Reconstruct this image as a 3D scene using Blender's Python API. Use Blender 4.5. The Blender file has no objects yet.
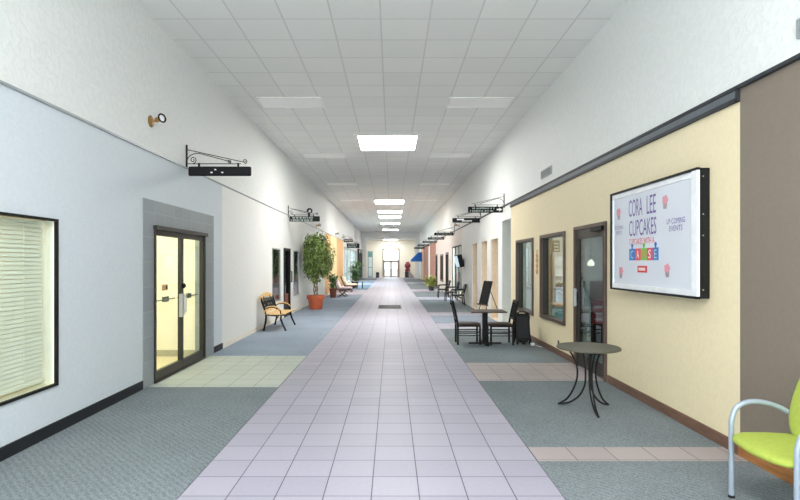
import bpy, bmesh, math, random
from mathutils import Vector, Matrix
random.seed(7)
PI = math.pi
K = 1.12                      # drawing units -> metres
H = 1.487                     # eye height in drawing units
F, CX, CY = 528.0, 391.5, 263.0
XL, XR, ZC, ZT = -2.93, 2.69, 4.487, 2.845
Y0, YE = -0.9, 54.4
C = bpy.context.scene.collection

# ------------------------------------------------------------------ materials
def new_mat(name):
    m = bpy.data.materials.new(name); m.use_nodes = True
    nt = m.node_tree
    return m, nt, nt.nodes['Principled BSDF']

def srgb(r, g, b):
    def f(c):
        c /= 255.0
        return c / 12.92 if c <= .04045 else ((c + .055) / 1.055) ** 2.4
    return (f(r), f(g), f(b), 1)

def coords(nt):
    return nt.nodes.new('ShaderNodeTexCoord').outputs['Object']

def plain(name, rgb, rough=.5, metal=0, var=.06, scale=8, bump=0, bscale=60, detail=3):
    m, nt, p = new_mat(name)
    col = srgb(*rgb)
    tc = coords(nt)
    n = nt.nodes.new('ShaderNodeTexNoise'); n.inputs['Scale'].default_value = scale; n.inputs['Detail'].default_value = detail
    nt.links.new(tc, n.inputs['Vector'])
    r = nt.nodes.new('ShaderNodeValToRGB')
    r.color_ramp.elements[0].position = .3; r.color_ramp.elements[1].position = .7
    r.color_ramp.elements[0].color = tuple(c * (1 - var) for c in col[:3]) + (1,)
    r.color_ramp.elements[1].color = tuple(min(1, c * (1 + var)) for c in col[:3]) + (1,)
    nt.links.new(n.outputs['Fac'], r.inputs['Fac']); nt.links.new(r.outputs['Color'], p.inputs['Base Color'])
    p.inputs['Roughness'].default_value = rough; p.inputs['Metallic'].default_value = metal
    if max(rgb) < 40: p.inputs['Specular IOR Level'].default_value = .25
    if bump:
        n2 = nt.nodes.new('ShaderNodeTexNoise'); n2.inputs['Scale'].default_value = bscale; n2.inputs['Detail'].default_value = 2
        nt.links.new(tc, n2.inputs['Vector'])
        b = nt.nodes.new('ShaderNodeBump'); b.inputs['Strength'].default_value = bump; b.inputs['Distance'].default_value = .01
        nt.links.new(n2.outputs['Fac'], b.inputs['Height']); nt.links.new(b.outputs['Normal'], p.inputs['Normal'])
    return m

def grid_mat(name, c1, c2, mortar, axes, size, origin, msize=.012, rough=.4, bump=.3, offset=0.0, noise=.05, nscale=30, spec=.5):
    """tiles on a plane: axes picks two of the coordinates, size and origin in drawing units"""
    m, nt, p = new_mat(name)
    tc = coords(nt)
    sep = nt.nodes.new('ShaderNodeSeparateXYZ'); nt.links.new(tc, sep.inputs[0])
    comb = nt.nodes.new('ShaderNodeCombineXYZ')
    for k in range(2):
        a = nt.nodes.new('ShaderNodeMath'); a.operation = 'MULTIPLY_ADD'
        nt.links.new(sep.outputs['XYZ'.index(axes[k])], a.inputs[0])
        a.inputs[1].default_value = 1 / (size[k] * K); a.inputs[2].default_value = -origin[k] / size[k] + 40
        nt.links.new(a.outputs[0], comb.inputs[k])
    br = nt.nodes.new('ShaderNodeTexBrick'); br.offset = offset; br.squash = 1
    for k, v in (('Scale', 1), ('Mortar Size', msize), ('Brick Width', 1), ('Row Height', 1), ('Mortar Smooth', .3), ('Bias', 0)):
        br.inputs[k].default_value = v
    br.inputs['Color1'].default_value = srgb(*c1); br.inputs['Color2'].default_value = srgb(*c2); br.inputs['Mortar'].default_value = srgb(*mortar)
    nt.links.new(comb.outputs[0], br.inputs['Vector'])
    n = nt.nodes.new('ShaderNodeTexNoise'); n.inputs['Scale'].default_value = nscale; n.inputs['Detail'].default_value = 4
    nt.links.new(tc, n.inputs['Vector'])
    mr = nt.nodes.new('ShaderNodeMapRange')
    mr.inputs['From Min'].default_value = .3; mr.inputs['From Max'].default_value = .7
    mr.inputs['To Min'].default_value = 1 - noise; mr.inputs['To Max'].default_value = 1 + noise
    nt.links.new(n.outputs['Fac'], mr.inputs['Value'])
    mx = nt.nodes.new('ShaderNodeVectorMath'); mx.operation = 'SCALE'
    nt.links.new(br.outputs['Color'], mx.inputs[0]); nt.links.new(mr.outputs['Result'], mx.inputs['Scale'])
    nt.links.new(mx.outputs[0], p.inputs['Base Color'])
    p.inputs['Roughness'].default_value = rough
    p.inputs['Specular IOR Level'].default_value = spec
    if bump:
        inv = nt.nodes.new('ShaderNodeMath'); inv.operation = 'SUBTRACT'; inv.inputs[0].default_value = 1
        nt.links.new(br.outputs['Fac'], inv.inputs[1])
        b = nt.nodes.new('ShaderNodeBump'); b.inputs['Strength'].default_value = bump; b.inputs['Distance'].default_value = .004
        nt.links.new(inv.outputs[0], b.inputs['Height']); nt.links.new(b.outputs['Normal'], p.inputs['Normal'])
    return m

def carpet_mat(name, a, b_):
    m, nt, p = new_mat(name)
    tc = coords(nt)
    n = nt.nodes.new('ShaderNodeTexNoise'); n.inputs['Scale'].default_value = 95; n.inputs['Detail'].default_value = 3
    w = nt.nodes.new('ShaderNodeTexWave'); w.wave_type = 'BANDS'; w.bands_direction = 'DIAGONAL'
    w.inputs['Scale'].default_value = 9; w.inputs['Distortion'].default_value = 3; w.inputs['Detail'].default_value = 2
    nt.links.new(tc, n.inputs['Vector']); nt.links.new(tc, w.inputs['Vector'])
    n3 = nt.nodes.new('ShaderNodeTexNoise'); n3.inputs['Scale'].default_value = 1.1; n3.inputs['Detail'].default_value = 3
    nt.links.new(tc, n3.inputs['Vector'])
    ad = nt.nodes.new('ShaderNodeMath'); ad.operation = 'MULTIPLY_ADD'; ad.inputs[1].default_value = .10
    nt.links.new(w.outputs['Fac'], ad.inputs[0]); nt.links.new(n.outputs['Fac'], ad.inputs[2])
    ad2 = nt.nodes.new('ShaderNodeMath'); ad2.operation = 'MULTIPLY_ADD'; ad2.inputs[1].default_value = .25
    nt.links.new(n3.outputs['Fac'], ad2.inputs[0]); nt.links.new(ad.outputs[0], ad2.inputs[2])
    r = nt.nodes.new('ShaderNodeValToRGB')
    r.color_ramp.elements[0].position = .45; r.color_ramp.elements[1].position = 1.0
    r.color_ramp.elements[0].color = srgb(*a); r.color_ramp.elements[1].color = srgb(*b_)
    nt.links.new(ad2.outputs[0], r.inputs['Fac']); nt.links.new(r.outputs['Color'], p.inputs['Base Color'])
    p.inputs['Roughness'].default_value = .95; p.inputs['Specular IOR Level'].default_value = .1
    bp = nt.nodes.new('ShaderNodeBump'); bp.inputs['Strength'].default_value = .5; bp.inputs['Distance'].default_value = .004
    nt.links.new(n.outputs['Fac'], bp.inputs['Height']); nt.links.new(bp.outputs['Normal'], p.inputs['Normal'])
    return m

def wall_mat(name, rgb, bump=.35, rough=.55, scale=14):
    """painted knock-down plaster"""
    m, nt, p = new_mat(name)
    tc = coords(nt)
    n = nt.nodes.new('ShaderNodeTexNoise'); n.inputs['Scale'].default_value = scale; n.inputs['Detail'].default_value = 4; n.inputs['Distortion'].default_value = .6
    nt.links.new(tc, n.inputs['Vector'])
    r = nt.nodes.new('ShaderNodeValToRGB'); r.color_ramp.elements[0].position = .42; r.color_ramp.elements[1].position = .58
    nt.links.new(n.outputs['Fac'], r.inputs['Fac'])
    b = nt.nodes.new('ShaderNodeBump'); b.inputs['Strength'].default_value = bump; b.inputs['Distance'].default_value = .006
    nt.links.new(r.outputs['Color'], b.inputs['Height']); nt.links.new(b.outputs['Normal'], p.inputs['Normal'])
    mix = nt.nodes.new('ShaderNodeMix'); mix.data_type = 'RGBA'
    c = srgb(*rgb)
    mix.inputs['A'].default_value = tuple(x * .965 for x in c[:3]) + (1,); mix.inputs['B'].default_value = c
    nt.links.new(r.outputs['Color'], mix.inputs['Factor']); nt.links.new(mix.outputs['Result'], p.inputs['Base Color'])
    p.inputs['Roughness'].default_value = rough; p.inputs['Specular IOR Level'].default_value = .3
    return m

def wood_mat(name, a, b_, scale=6, rough=.45, direction='Y'):
    m, nt, p = new_mat(name)
    tc = coords(nt)
    mp = nt.nodes.new('ShaderNodeMapping')
    mp.inputs['Scale'].default_value = {'Y': (6, .6, 6), 'X': (.6, 6, 6), 'Z': (6, 6, .6)}[direction]
    nt.links.new(tc, mp.inputs['Vector'])
    n = nt.nodes.new('ShaderNodeTexNoise'); n.inputs['Scale'].default_value = scale; n.inputs['Detail'].default_value = 5; n.inputs['Distortion'].default_value = .5
    nt.links.new(mp.outputs[0], n.inputs['Vector'])
    r = nt.nodes.new('ShaderNodeValToRGB'); r.color_ramp.elements[0].position = .35; r.color_ramp.elements[1].position = .68
    r.color_ramp.elements[0].color = srgb(*a); r.color_ramp.elements[1].color = srgb(*b_)
    nt.links.new(n.outputs['Fac'], r.inputs['Fac']); nt.links.new(r.outputs['Color'], p.inputs['Base Color'])
    p.inputs['Roughness'].default_value = rough
    return m

def emit_mat(name, rgb, s):
    m, nt, p = new_mat(name)
    p.inputs['Base Color'].default_value = srgb(*rgb)
    p.inputs['Emission Color'].default_value = srgb(*rgb); p.inputs['Emission Strength'].default_value = s
    return m

def glass_mat(name, tint=(245, 250, 250), refl=.12):
    m = bpy.data.materials.new(name); m.use_nodes = True
    nt = m.node_tree; nt.nodes.clear()
    o = nt.nodes.new('ShaderNodeOutputMaterial'); t = nt.nodes.new('ShaderNodeBsdfTransparent'); g = nt.nodes.new('ShaderNodeBsdfGlossy')
    t.inputs['Color'].default_value = srgb(*tint); g.inputs['Roughness'].default_value = .02
    x = nt.nodes.new('ShaderNodeMixShader'); f = nt.nodes.new('ShaderNodeLayerWeight'); f.inputs['Blend'].default_value = .5
    pw = nt.nodes.new('ShaderNodeMath'); pw.operation = 'POWER'; pw.inputs[1].default_value = 5
    sc = nt.nodes.new('ShaderNodeMath'); sc.operation = 'MULTIPLY_ADD'; sc.inputs[1].default_value = min(.9, refl * 3); sc.inputs[2].default_value = refl * .35
    nt.links.new(f.outputs['Facing'], pw.inputs[0]); nt.links.new(pw.outputs[0], sc.inputs[0]); nt.links.new(sc.outputs[0], x.inputs[0])
    nt.links.new(t.outputs[0], x.inputs[1]); nt.links.new(g.outputs[0], x.inputs[2]); nt.links.new(x.outputs[0], o.inputs[0])
    return m

def leaf_mat(name, a, b_, rough=.45):
    m, nt, p = new_mat(name)
    g = nt.nodes.new('ShaderNodeNewGeometry')
    r = nt.nodes.new('ShaderNodeValToRGB')
    r.color_ramp.elements[0].color = srgb(*a); r.color_ramp.elements[1].color = srgb(*b_)
    nt.links.new(g.outputs['Random Per Island'], r.inputs['Fac']); nt.links.new(r.outputs['Color'], p.inputs['Base Color'])
    p.inputs['Roughness'].default_value = rough
    return m

M = {}
TILE = .3059
M['tile'] = grid_mat('corridor tile', (166, 163, 176), (159, 156, 170), (80, 78, 86), 'XY', (TILE, TILE), (-1.352, 3.369), .013, .48, .35, noise=.03, spec=.25)
M['tile_green'] = grid_mat('pale green tile', (178, 184, 176), (172, 179, 171), (94, 98, 94), 'XY', (TILE, TILE), (-1.352, 3.369), .013, .46, .35, noise=.03, spec=.25)
M['tile_tan'] = grid_mat('pinkish tan tile', (172, 162, 160), (164, 154, 153), (92, 84, 84), 'XY', (TILE, TILE), (-1.352, 3.369), .013, .48, .35, noise=.03, spec=.25)
M['carpet'] = carpet_mat('blue grey carpet', (96, 104, 108), (148, 156, 159))
M['carpet_mid'] = carpet_mat('slate blue carpet', (116, 128, 142), (172, 182, 194))
M['carpet_blue'] = carpet_mat('blue carpet', (96, 122, 142), (140, 166, 184))
M['ceil'] = grid_mat('ceiling tile', (234, 235, 231), (229, 230, 227), (210, 210, 206), 'XY', (.6, .61), (-.132, 6.49), .02, .9, .25, noise=.035, nscale=70, spec=.1)
M['upper'] = wall_mat('white plaster', (228, 230, 227))
M['blue_wall'] = wall_mat('pale blue plaster', (208, 216, 221), bump=.18, scale=30)
M['white_wall'] = wall_mat('off white paint', (232, 232, 228), bump=.2, scale=20)
M['cream'] = wall_mat('pale yellow paint', (234, 220, 184), bump=.15, scale=20)
M['brown_wall'] = wall_mat('taupe brown paint', (128, 117, 105), bump=.12, scale=25)
M['recess'] = grid_mat('beige block lining', (228, 213, 188), (221, 204, 177), (208, 190, 164), 'XZ', (.4, .16), (0, 0), .02, .7, .2, offset=.5)
M['recess_white'] = wall_mat('grey white lining', (214, 217, 211), bump=.1)
M['brick'] = grid_mat('salmon brick', (170, 112, 92), (154, 98, 80), (184, 160, 146), 'YZ', (.2, .068), (0, 0), .06, .85, .3, offset=.5)
M['pink_wall'] = wall_mat('pinkish cream paint', (230, 221, 214), bump=.1)
M['orange_wall'] = wall_mat('orange paint', (238, 190, 132), bump=.1)
M['yellow_wall'] = wall_mat('warm yellow paint', (250, 228, 172), bump=.1)
M['tan_wood'] = wood_mat('tan wood', (196, 150, 100), (222, 184, 134), direction='Z')
M['stone'] = grid_mat('grey door surround tile', (142, 149, 152), (135, 142, 146), (160, 165, 166), 'YZ', (.3, .3), (6.2, 0), .012, .45, .2)
M['bronze'] = plain('dark bronze aluminium', (58, 55, 49), .4, .5, .04)
M['brown_frame'] = wood_mat('brown painted frame', (78, 62, 52), (104, 84, 70), direction='Z')
M['black'] = plain('black paint', (17, 18, 18), .55, 0, .1)
M['iron'] = plain('black wrought iron', (30, 30, 31), .5, .3, .1)
M['black_rubber'] = plain('black vinyl base', (32, 34, 38), .5, 0, .08)
M['base_brown'] = wood_mat('brown baseboard', (104, 76, 60), (124, 92, 74))
M['base_orange'] = wood_mat('orange brown baseboard', (150, 98, 52), (182, 124, 70))
M['base_cream'] = plain('cream baseboard', (232, 226, 212), .5)
M['trim_grey'] = plain('grey metal trim', (160, 164, 166), .4, .2)
M['trim_mid'] = plain('mid grey band', (92, 99, 106), .55, .0)
M['trim_dark'] = plain('dark grey trim', (40, 44, 48), .6, .0)
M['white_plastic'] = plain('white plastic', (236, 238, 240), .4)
M['sign_white'] = plain('white sign face', (216, 221, 230), .3, 0, .02, 3)
M['lamp'] = emit_mat('lit lamp panel', (255, 253, 249), 36.0)
M['lamp_far'] = emit_mat('far lamp panel', (255, 253, 249), 17)
M['lamp_off'] = plain('unlit lamp panel', (248, 248, 246), .4, 0, .02)
M['lamp_frame'] = plain('white lamp frame', (232, 232, 228), .5)
M['brass'] = plain('brass', (178, 146, 96), .35, .8, .08)
M['glass'] = glass_mat('clear glass')
M['glass_dark'] = glass_mat('grey glass', (176, 186, 190), .3)
M['glass_reflect'] = glass_mat('reflecting glass', (222, 230, 232), .25)
M['blind'] = plain('cream blind slats', (246, 240, 220), .5, 0, .02)
M['interior'] = wall_mat('warm cream interior', (246, 241, 224), bump=.08)
M['interior_grey'] = wall_mat('greenish grey interior', (206, 210, 202), bump=.08)
M['interior_white'] = wall_mat('pale interior', (222, 230, 232), bump=.08)
M['interior_dark'] = wall_mat('dim interior', (120, 128, 130), bump=.08)
M['interior_floor'] = plain('pale interior floor', (226, 212, 176), .5)
M['grey_base'] = plain('grey interior base', (176, 172, 150), .6)
M['steel'] = plain('brushed steel', (170, 172, 172), .35, .8, .05)
M['pewter'] = plain('dull pewter', (112, 114, 104), .5, .3)
M['silver'] = plain('silver painted steel', (156, 168, 180), .35, .25, .04)
M['lime'] = plain('lime green fabric', (160, 175, 72), .75, 0, .07, 40, .15, 300)
M['bistro_top'] = plain('bronze green tabletop', (94, 91, 78), .6, .2, .14, 60)
M['walnut'] = wood_mat('dark walnut', (48, 34, 30), (84, 60, 50), direction='X')
M['bench_wood'] = wood_mat('golden bench wood', (222, 180, 114), (242, 210, 150))
M['terracotta'] = plain('terracotta', (196, 98, 62), .7, 0, .08, 10)
M['clay_dark'] = plain('dark red clay', (128, 72, 58), .7, 0, .1, 10)
M['soil'] = plain('potting soil', (58, 46, 36), .95, 0, .3, 40, .4)
M['bark'] = plain('grey brown bark', (136, 120, 98), .8, 0, .2, 30, .3)
M['leaf'] = leaf_mat('ficus leaves', (44, 78, 28), (172, 194, 112))
M['leaf_dark'] = leaf_mat('dark leaves', (44, 88, 46), (110, 158, 92))
M['leaf_light'] = leaf_mat('yellow green leaves', (104, 136, 54), (212, 214, 128))
M['chair_black'] = plain('black plastic seat', (30, 35, 44), .45, 0, .08)
M['purple'] = plain('purple print', (112, 92, 158), .5)
M['grey_print'] = plain('pale violet print', (150, 146, 176), .5)
M['red_print'] = plain('coral red print', (222, 76, 92), .5)
M['red'] = plain('red print', (206, 52, 58), .5)
M['blue_print'] = plain('blue print', (44, 124, 196), .5)
M['green_print'] = plain('green print', (104, 190, 70), .5)
M['pink_print'] = plain('pink print', (214, 92, 140), .5)
M['pink_icing'] = plain('pink icing print', (224, 150, 164), .5)
M['grey_icing'] = plain('grey cup print', (164, 152, 156), .5)
M['white_print'] = plain('white lettering', (238, 240, 238), .5)
M['pale_letter'] = plain('pale lettering', (190, 206, 200), .5)
M['cushion_pink'] = plain('mauve flowered cushion', (232, 212, 218), .85, 0, .2, 22)
M['cushion_cream'] = plain('cream cushion', (238, 226, 206), .85, 0, .08, 18)
M['dark_wood'] = wood_mat('dark bench wood', (74, 52, 44), (104, 76, 62))
M['blue_cloth'] = plain('bright blue awning cloth', (30, 108, 200), .7)
M['bin'] = plain('dark grey bin', (66, 64, 68), .5)
M['machine_red'] = plain('dark red machine paint', (138, 52, 58), .4)
M['teal'] = plain('teal panel', (112, 156, 156), .5)
M['screen'] = emit_mat('screen', (196, 226, 240), .6)
M['pink'] = plain('pink disc', (226, 132, 158), .5)
M['grille'] = plain('grey grille', (150, 154, 154), .5, .2)
M['grate'] = plain('floor grate', (62, 60, 60), .6, .3)
M['daylight_frame'] = plain('brown grey door frame', (150, 134, 120), .5)
M['ground'] = plain('pale concrete outside', (210, 208, 204), .9)
M['glint_bulb'] = emit_mat('glint_bulb', (255, 240, 210), 6)  # glow that imitates a glint in the door glass
M['interior_lamp'] = emit_mat('interior lamp panel', (252, 245, 214), 15)
M['cool_lamp'] = emit_mat('store lamp panel', (240, 246, 255), 22)

# ------------------------------------------------------------------ mesh builder
class B:
    def __init__(self):
        self.bm = bmesh.new()
    def _add(self, verts, faces, mtx=None):
        vs = [self.bm.verts.new(mtx @ Vector(v) if mtx else v) for v in verts]
        for f in faces:
            try: self.bm.faces.new([vs[i] for i in f])
            except ValueError: pass
        return vs
    def box(self, x0, x1, y0, y1, z0, z1, mtx=None, bev=0):
        x0, x1 = min(x0, x1), max(x0, x1); y0, y1 = min(y0, y1), max(y0, y1); z0, z1 = min(z0, z1), max(z0, z1)
        v = [(x0, y0, z0), (x1, y0, z0), (x1, y1, z0), (x0, y1, z0), (x0, y0, z1), (x1, y0, z1), (x1, y1, z1), (x0, y1, z1)]
        vs = self._add(v, [(0, 3, 2, 1), (4, 5, 6, 7), (0, 1, 5, 4), (1, 2, 6, 5), (2, 3, 7, 6), (3, 0, 4, 7)], mtx)
        if bev:
            es = {e for q in vs for e in q.link_edges}
            bmesh.ops.bevel(self.bm, geom=list(es), offset=bev, segments=2, profile=.5, affect='EDGES')
        return self
    def prism(self, poly, mtx, depth):
        """poly in local xy, extruded along local z from 0 to depth"""
        n = len(poly)
        a = sum(poly[i][0] * poly[(i + 1) % n][1] - poly[(i + 1) % n][0] * poly[i][1] for i in range(n))
        if a < 0: poly = poly[::-1]
        v = [(x, y, 0) for x, y in poly] + [(x, y, depth) for x, y in poly]
        self._add(v, [tuple(range(n - 1, -1, -1)), tuple(range(n, 2 * n))] + [(i, (i + 1) % n, n + (i + 1) % n, n + i) for i in range(n)], mtx)
        return self
    def tube(self, pts, r, seg=8, cap=True):
        pts = [Vector(p) for p in pts]
        rs = r if isinstance(r, (list, tuple)) else [r] * len(pts)
        rings = []; prev = None
        for i, p in enumerate(pts):
            t = (pts[min(i + 1, len(pts) - 1)] - pts[max(i - 1, 0)]).normalized()
            if prev is None:
                up = Vector((0, 0, 1)) if abs(t.z) < .9 else Vector((1, 0, 0))
                u = t.cross(up).normalized()
            else:
                u = (prev - t * prev.dot(t)).normalized()
            prev = u; w = t.cross(u)
            rings.append([self.bm.verts.new(p + (u * math.cos(a) + w * math.sin(a)) * rs[i]) for a in [2 * PI * k / seg for k in range(seg)]])
        for a, b in zip(rings, rings[1:]):
            for k in range(seg):
                self.bm.faces.new((a[k], a[(k + 1) % seg], b[(k + 1) % seg], b[k]))
        if cap:
            self.bm.faces.new(rings[0][::-1]); self.bm.faces.new(rings[-1])
        return self
    def lathe(self, prof, c=(0, 0, 0), seg=24, mtx=None):
        rings = []
        for r, z in prof:
            if r < 1e-6: rings.append([self.bm.verts.new((mtx @ Vector((0, 0, z)) if mtx else Vector((c[0], c[1], c[2] + z))))])
            else:
                ring = []
                for k in range(seg):
                    a = 2 * PI * k / seg; q = Vector((r * math.cos(a), r * math.sin(a), z))
                    ring.append(self.bm.verts.new(mtx @ q if mtx else q + Vector(c)))
                rings.append(ring)
        for a, b in zip(rings, rings[1:]):
            for k in range(seg):
                l = (k + 1) % seg
                if len(a) == 1 and len(b) > 1: self.bm.faces.new((a[0], b[l], b[k]))
                elif len(b) == 1 and len(a) > 1: self.bm.faces.new((a[k], a[l], b[0]))
                elif len(a) > 1: self.bm.faces.new((a[k], a[l], b[l], b[k]))
        return self
    def cushion(self, c, rad, e=.35, mtx=None, nu=28, nv=14):
        def sp(v, p): return math.copysign(abs(v) ** p, v)
        prof = []
        for j in range(nv + 1):
            t = -PI / 2 + PI * j / nv
            ring = []
            for i in range(nu):
                a = 2 * PI * i / nu
                v = Vector((rad[0] * sp(math.cos(t), .55) * sp(math.cos(a), e), rad[1] * sp(math.cos(t), .55) * sp(math.sin(a), e), rad[2] * sp(math.sin(t), .8)))
                v = (mtx @ v if mtx else v) + Vector(c)
                ring.append(v)
            prof.append(ring)
        bot = self.bm.verts.new(sum(prof[0], Vector()) / nu); top = self.bm.verts.new(sum(prof[-1], Vector()) / nu)
        rings = [[self.bm.verts.new(v) for v in ring] for ring in prof[1:-1]]
        for k in range(nu):
            l = (k + 1) % nu
            self.bm.faces.new((bot, rings[0][l], rings[0][k])); self.bm.faces.new((rings[-1][k], rings[-1][l], top))
            for a, b in zip(rings, rings[1:]): self.bm.faces.new((a[k], a[l], b[l], b[k]))
        return self
    def text(self, s, x0, y0, w, h, place):
        """letters fitted into w x h (local xy from x0,y0); place maps (x,y) to a point"""
        cu = bpy.data.curves.new('t', 'FONT'); cu.body = s; cu.resolution_u = 3
        o = bpy.data.objects.new('t', cu); C.objects.link(o)
        bpy.context.view_layer.update()
        me = bpy.data.meshes.new_from_object(o.evaluated_get(bpy.context.evaluated_depsgraph_get()))
        bpy.data.objects.remove(o); bpy.data.curves.remove(cu)
        xs = [v.co.x for v in me.vertices]; ys = [v.co.y for v in me.vertices]
        ax, bx, ay, by = min(xs), max(xs), min(ys), max(ys)
        vs = [self.bm.verts.new(place(x0 + (v.co.x - ax) / (bx - ax) * w, y0 + (v.co.y - ay) / (by - ay) * h)) for v in me.vertices]
        for f in me.polygons:
            try: self.bm.faces.new([vs[i] for i in f.vertices])
            except ValueError: pass
        bpy.data.meshes.remove(me)
        return self
    def build(self, name, mat, parent=None, smooth=False, world=False, recalc=True):
        bm = self.bm
        if recalc: bmesh.ops.recalc_face_normals(bm, faces=bm.faces[:])
        off = Vector(parent['_loc']) if (parent is not None and world) else Vector((0, 0, 0))
        for v in bm.verts: v.co = (v.co - off) * K
        me = bpy.data.meshes.new(name); bm.to_mesh(me); bm.free()
        if smooth:
            for p in me.polygons: p.use_smooth = True
            try: me.set_sharp_from_angle(angle=math.radians(40))
            except Exception: pass
        me.materials.append(M[mat])
        o = bpy.data.objects.new(name, me); C.objects.link(o)
        if parent is not None: o.parent = parent
        return o

def thing(name, label, cat, loc=(0, 0, 0), rz=0, group=None):
    o = bpy.data.objects.new(name, None); C.objects.link(o)
    o.location = Vector(loc) * K; o.rotation_euler = (0, 0, rz); o['_loc'] = list(loc)
    o['label'] = label; o['category'] = cat
    if group: o['group'] = group
    return o

def tag(o, label, cat, group=None):
    o['label'] = label; o['category'] = cat
    if group: o['group'] = group
    return o

def struct(o, label=None, cat=None):
    o['kind'] = 'structure'
    if label: o['label'] = label
    if cat: o['category'] = cat
    return o

def sroot(name, label, cat, loc=(0, 0, 0)):
    return struct(thing(name, label, cat, loc))

def copy_thing(root, loc, rz, label, group=None):
    r = root.copy(); C.objects.link(r)
    r.location = Vector(loc) * K; r.rotation_euler = (0, 0, rz); r['label'] = label
    if group: r['group'] = group
    for ch in list(root.children):
        c = ch.copy(); C.objects.link(c); c.parent = r
        for g in list(ch.children):
            d = g.copy(); C.objects.link(d); d.parent = c
    return r

def dl(px): return -XL * F / (CX - px)
def dr(px): return XR * F / (px - CX)
def zz(py, d): return H + (CY - py) * d / F

# ------------------------------------------------------------------ shell
b = B(); b.box(XL - .2, XR + .2, Y0, YE + .3, -.12, 0)
struct(b.build('floor', 'tile'), 'square lavender grey floor tiles running down the middle of the corridor', 'floor')
def carpet(x0, x1, y0, y1, mat='carpet'):
    lab = {'carpet_mid': 'slate blue carpet beside the walkway in the middle distance', 'carpet': 'blue grey carpet panel set into the tiled floor beside the walkway', 'carpet_blue': 'blue carpet panel set into the tiled floor far along the corridor'}[mat]
    o = B().box(x0, x1, y0, y1, -.05, .004).build('floor_carpet', mat)
    struct(o, lab, 'carpet')
PL, PR = -1.352, 1.095
struct(B().box(XL, PL, 6.31, 8.44, -.05, .003).build('floor_tile_band', 'tile_green'), 'pale green tile band leading to the left double door', 'floor')
for y0, y1, lab in ((3.953, 4.257, 'single row of pinkish tan tiles across the near right carpet'), (6.65, 7.85, 'band of pinkish tan tiles leading to the dark glass door')):
    struct(B().box(PR, XR, y0, y1, -.05, .003).build('floor_tile_band', 'tile_tan'), lab, 'floor')
for y0, y1, m in ((Y0, 6.31, 'carpet'), (8.44, 25.0, 'carpet_mid'), (29.5, 36.0, 'carpet_blue'), (38.5, 43, 'carpet_blue'), (45.5, 51, 'carpet')):
    carpet(XL, PL, y0, y1, m)
for y0, y1, m in ((Y0, 3.953, 'carpet'), (4.257, 6.65, 'carpet'), (7.85, 11.9, 'carpet'), (13.05, 14.9, 'carpet_mid'), (15.9, 21.4, 'carpet'), (23.2, 27.5, 'carpet'), (30, 38.5, 'carpet'), (40.5, 51, 'carpet')):
    carpet(PR, XR, y0, y1, m)
b = B(); b.box(XL - .2, XR + .2, Y0, YE + .3, ZC, ZC + .12)
struct(b.build('ceiling', 'ceil'), 'suspended ceiling of square white tiles', 'ceiling')

def wall_run(name, x0, x1, y0, y1, z0, z1, mat, holes=(), label=None):
    b = B(); y = y0
    for (ha, hb, za, zb) in sorted(holes):
        b.box(x0, x1, y, ha, z0, z1)
        if za > z0: b.box(x0, x1, ha, hb, z0, za)
        if zb < z1: b.box(x0, x1, ha, hb, zb, z1)
        y = hb
    b.box(x0, x1, y, y1, z0, z1)
    return struct(b.build(name, mat), label, 'wall' if label else None)

TW = .14
# upper walls
wall_run('wall_left', XL - TW, XL, Y0, YE, ZT, ZC, 'upper', label='upper left corridor wall of white textured plaster')
wall_run('wall_right', XR, XR + TW, Y0, YE, ZT, ZC, 'upper', label='upper right corridor wall of white textured plaster')
# lower left wall
WIN = (2.6, 4.625, .418, 1.87)
DOORL = (6.486, 8.25, 0, 1.94)
wall_run('wall_left', XL - TW, XL, Y0, 6.2, 0, ZT, 'blue_wall', [WIN], 'pale blue wall with a blind window at the near left')
wall_run('wall_left', XL - TW, XL, 8.67, 9.13, 0, ZT, 'blue_wall', (), 'narrow pale blue wall strip past the tiled door surround')
wall_run('wall_left', XL - TW, XL, 6.2, 8.67, 2.255, ZT, 'blue_wall', (), 'pale blue wall over the tiled door surround')
wall_run('wall_left', XL - TW, XL + .012, 6.2, 8.67, 0, 2.255, 'stone', [DOORL], 'grey tiled surround framing the left double door')
PAN = [(dl(272), dl(280), .5, 1.86), (dl(283.6), dl(290), 0, 1.9), (dl(293.4), dl(298.6), .5, 1.86)]
wall_run('wall_left', XL - TW, XL, 9.13, 23.3, 0, ZT, 'white_wall', PAN, 'off white lower wall behind the wooden bench')
y = 23.3
for ya, m, lab in ((25.5, 'orange_wall', 'first orange painted wall strip past the ficus'), (28.3, 'yellow_wall', 'warm yellow wall strip between two orange strips'), (31.9, 'orange_wall', 'second orange wall strip behind the cushioned benches')):
    wall_run('wall_left', XL - TW, XL, y, ya, 0, ZT, m, (), lab); y = ya
SHOP = (32.6, 44.5, .15, 2.5)
wall_run('wall_left', XL - TW, XL, 31.9, YE, 0, ZT, 'white_wall', [SHOP, (45.3, 47.4, 0, 2.55), (48.3, 50.6, 0, 2.55)], 'far white lower wall at the left end of the corridor')
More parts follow.
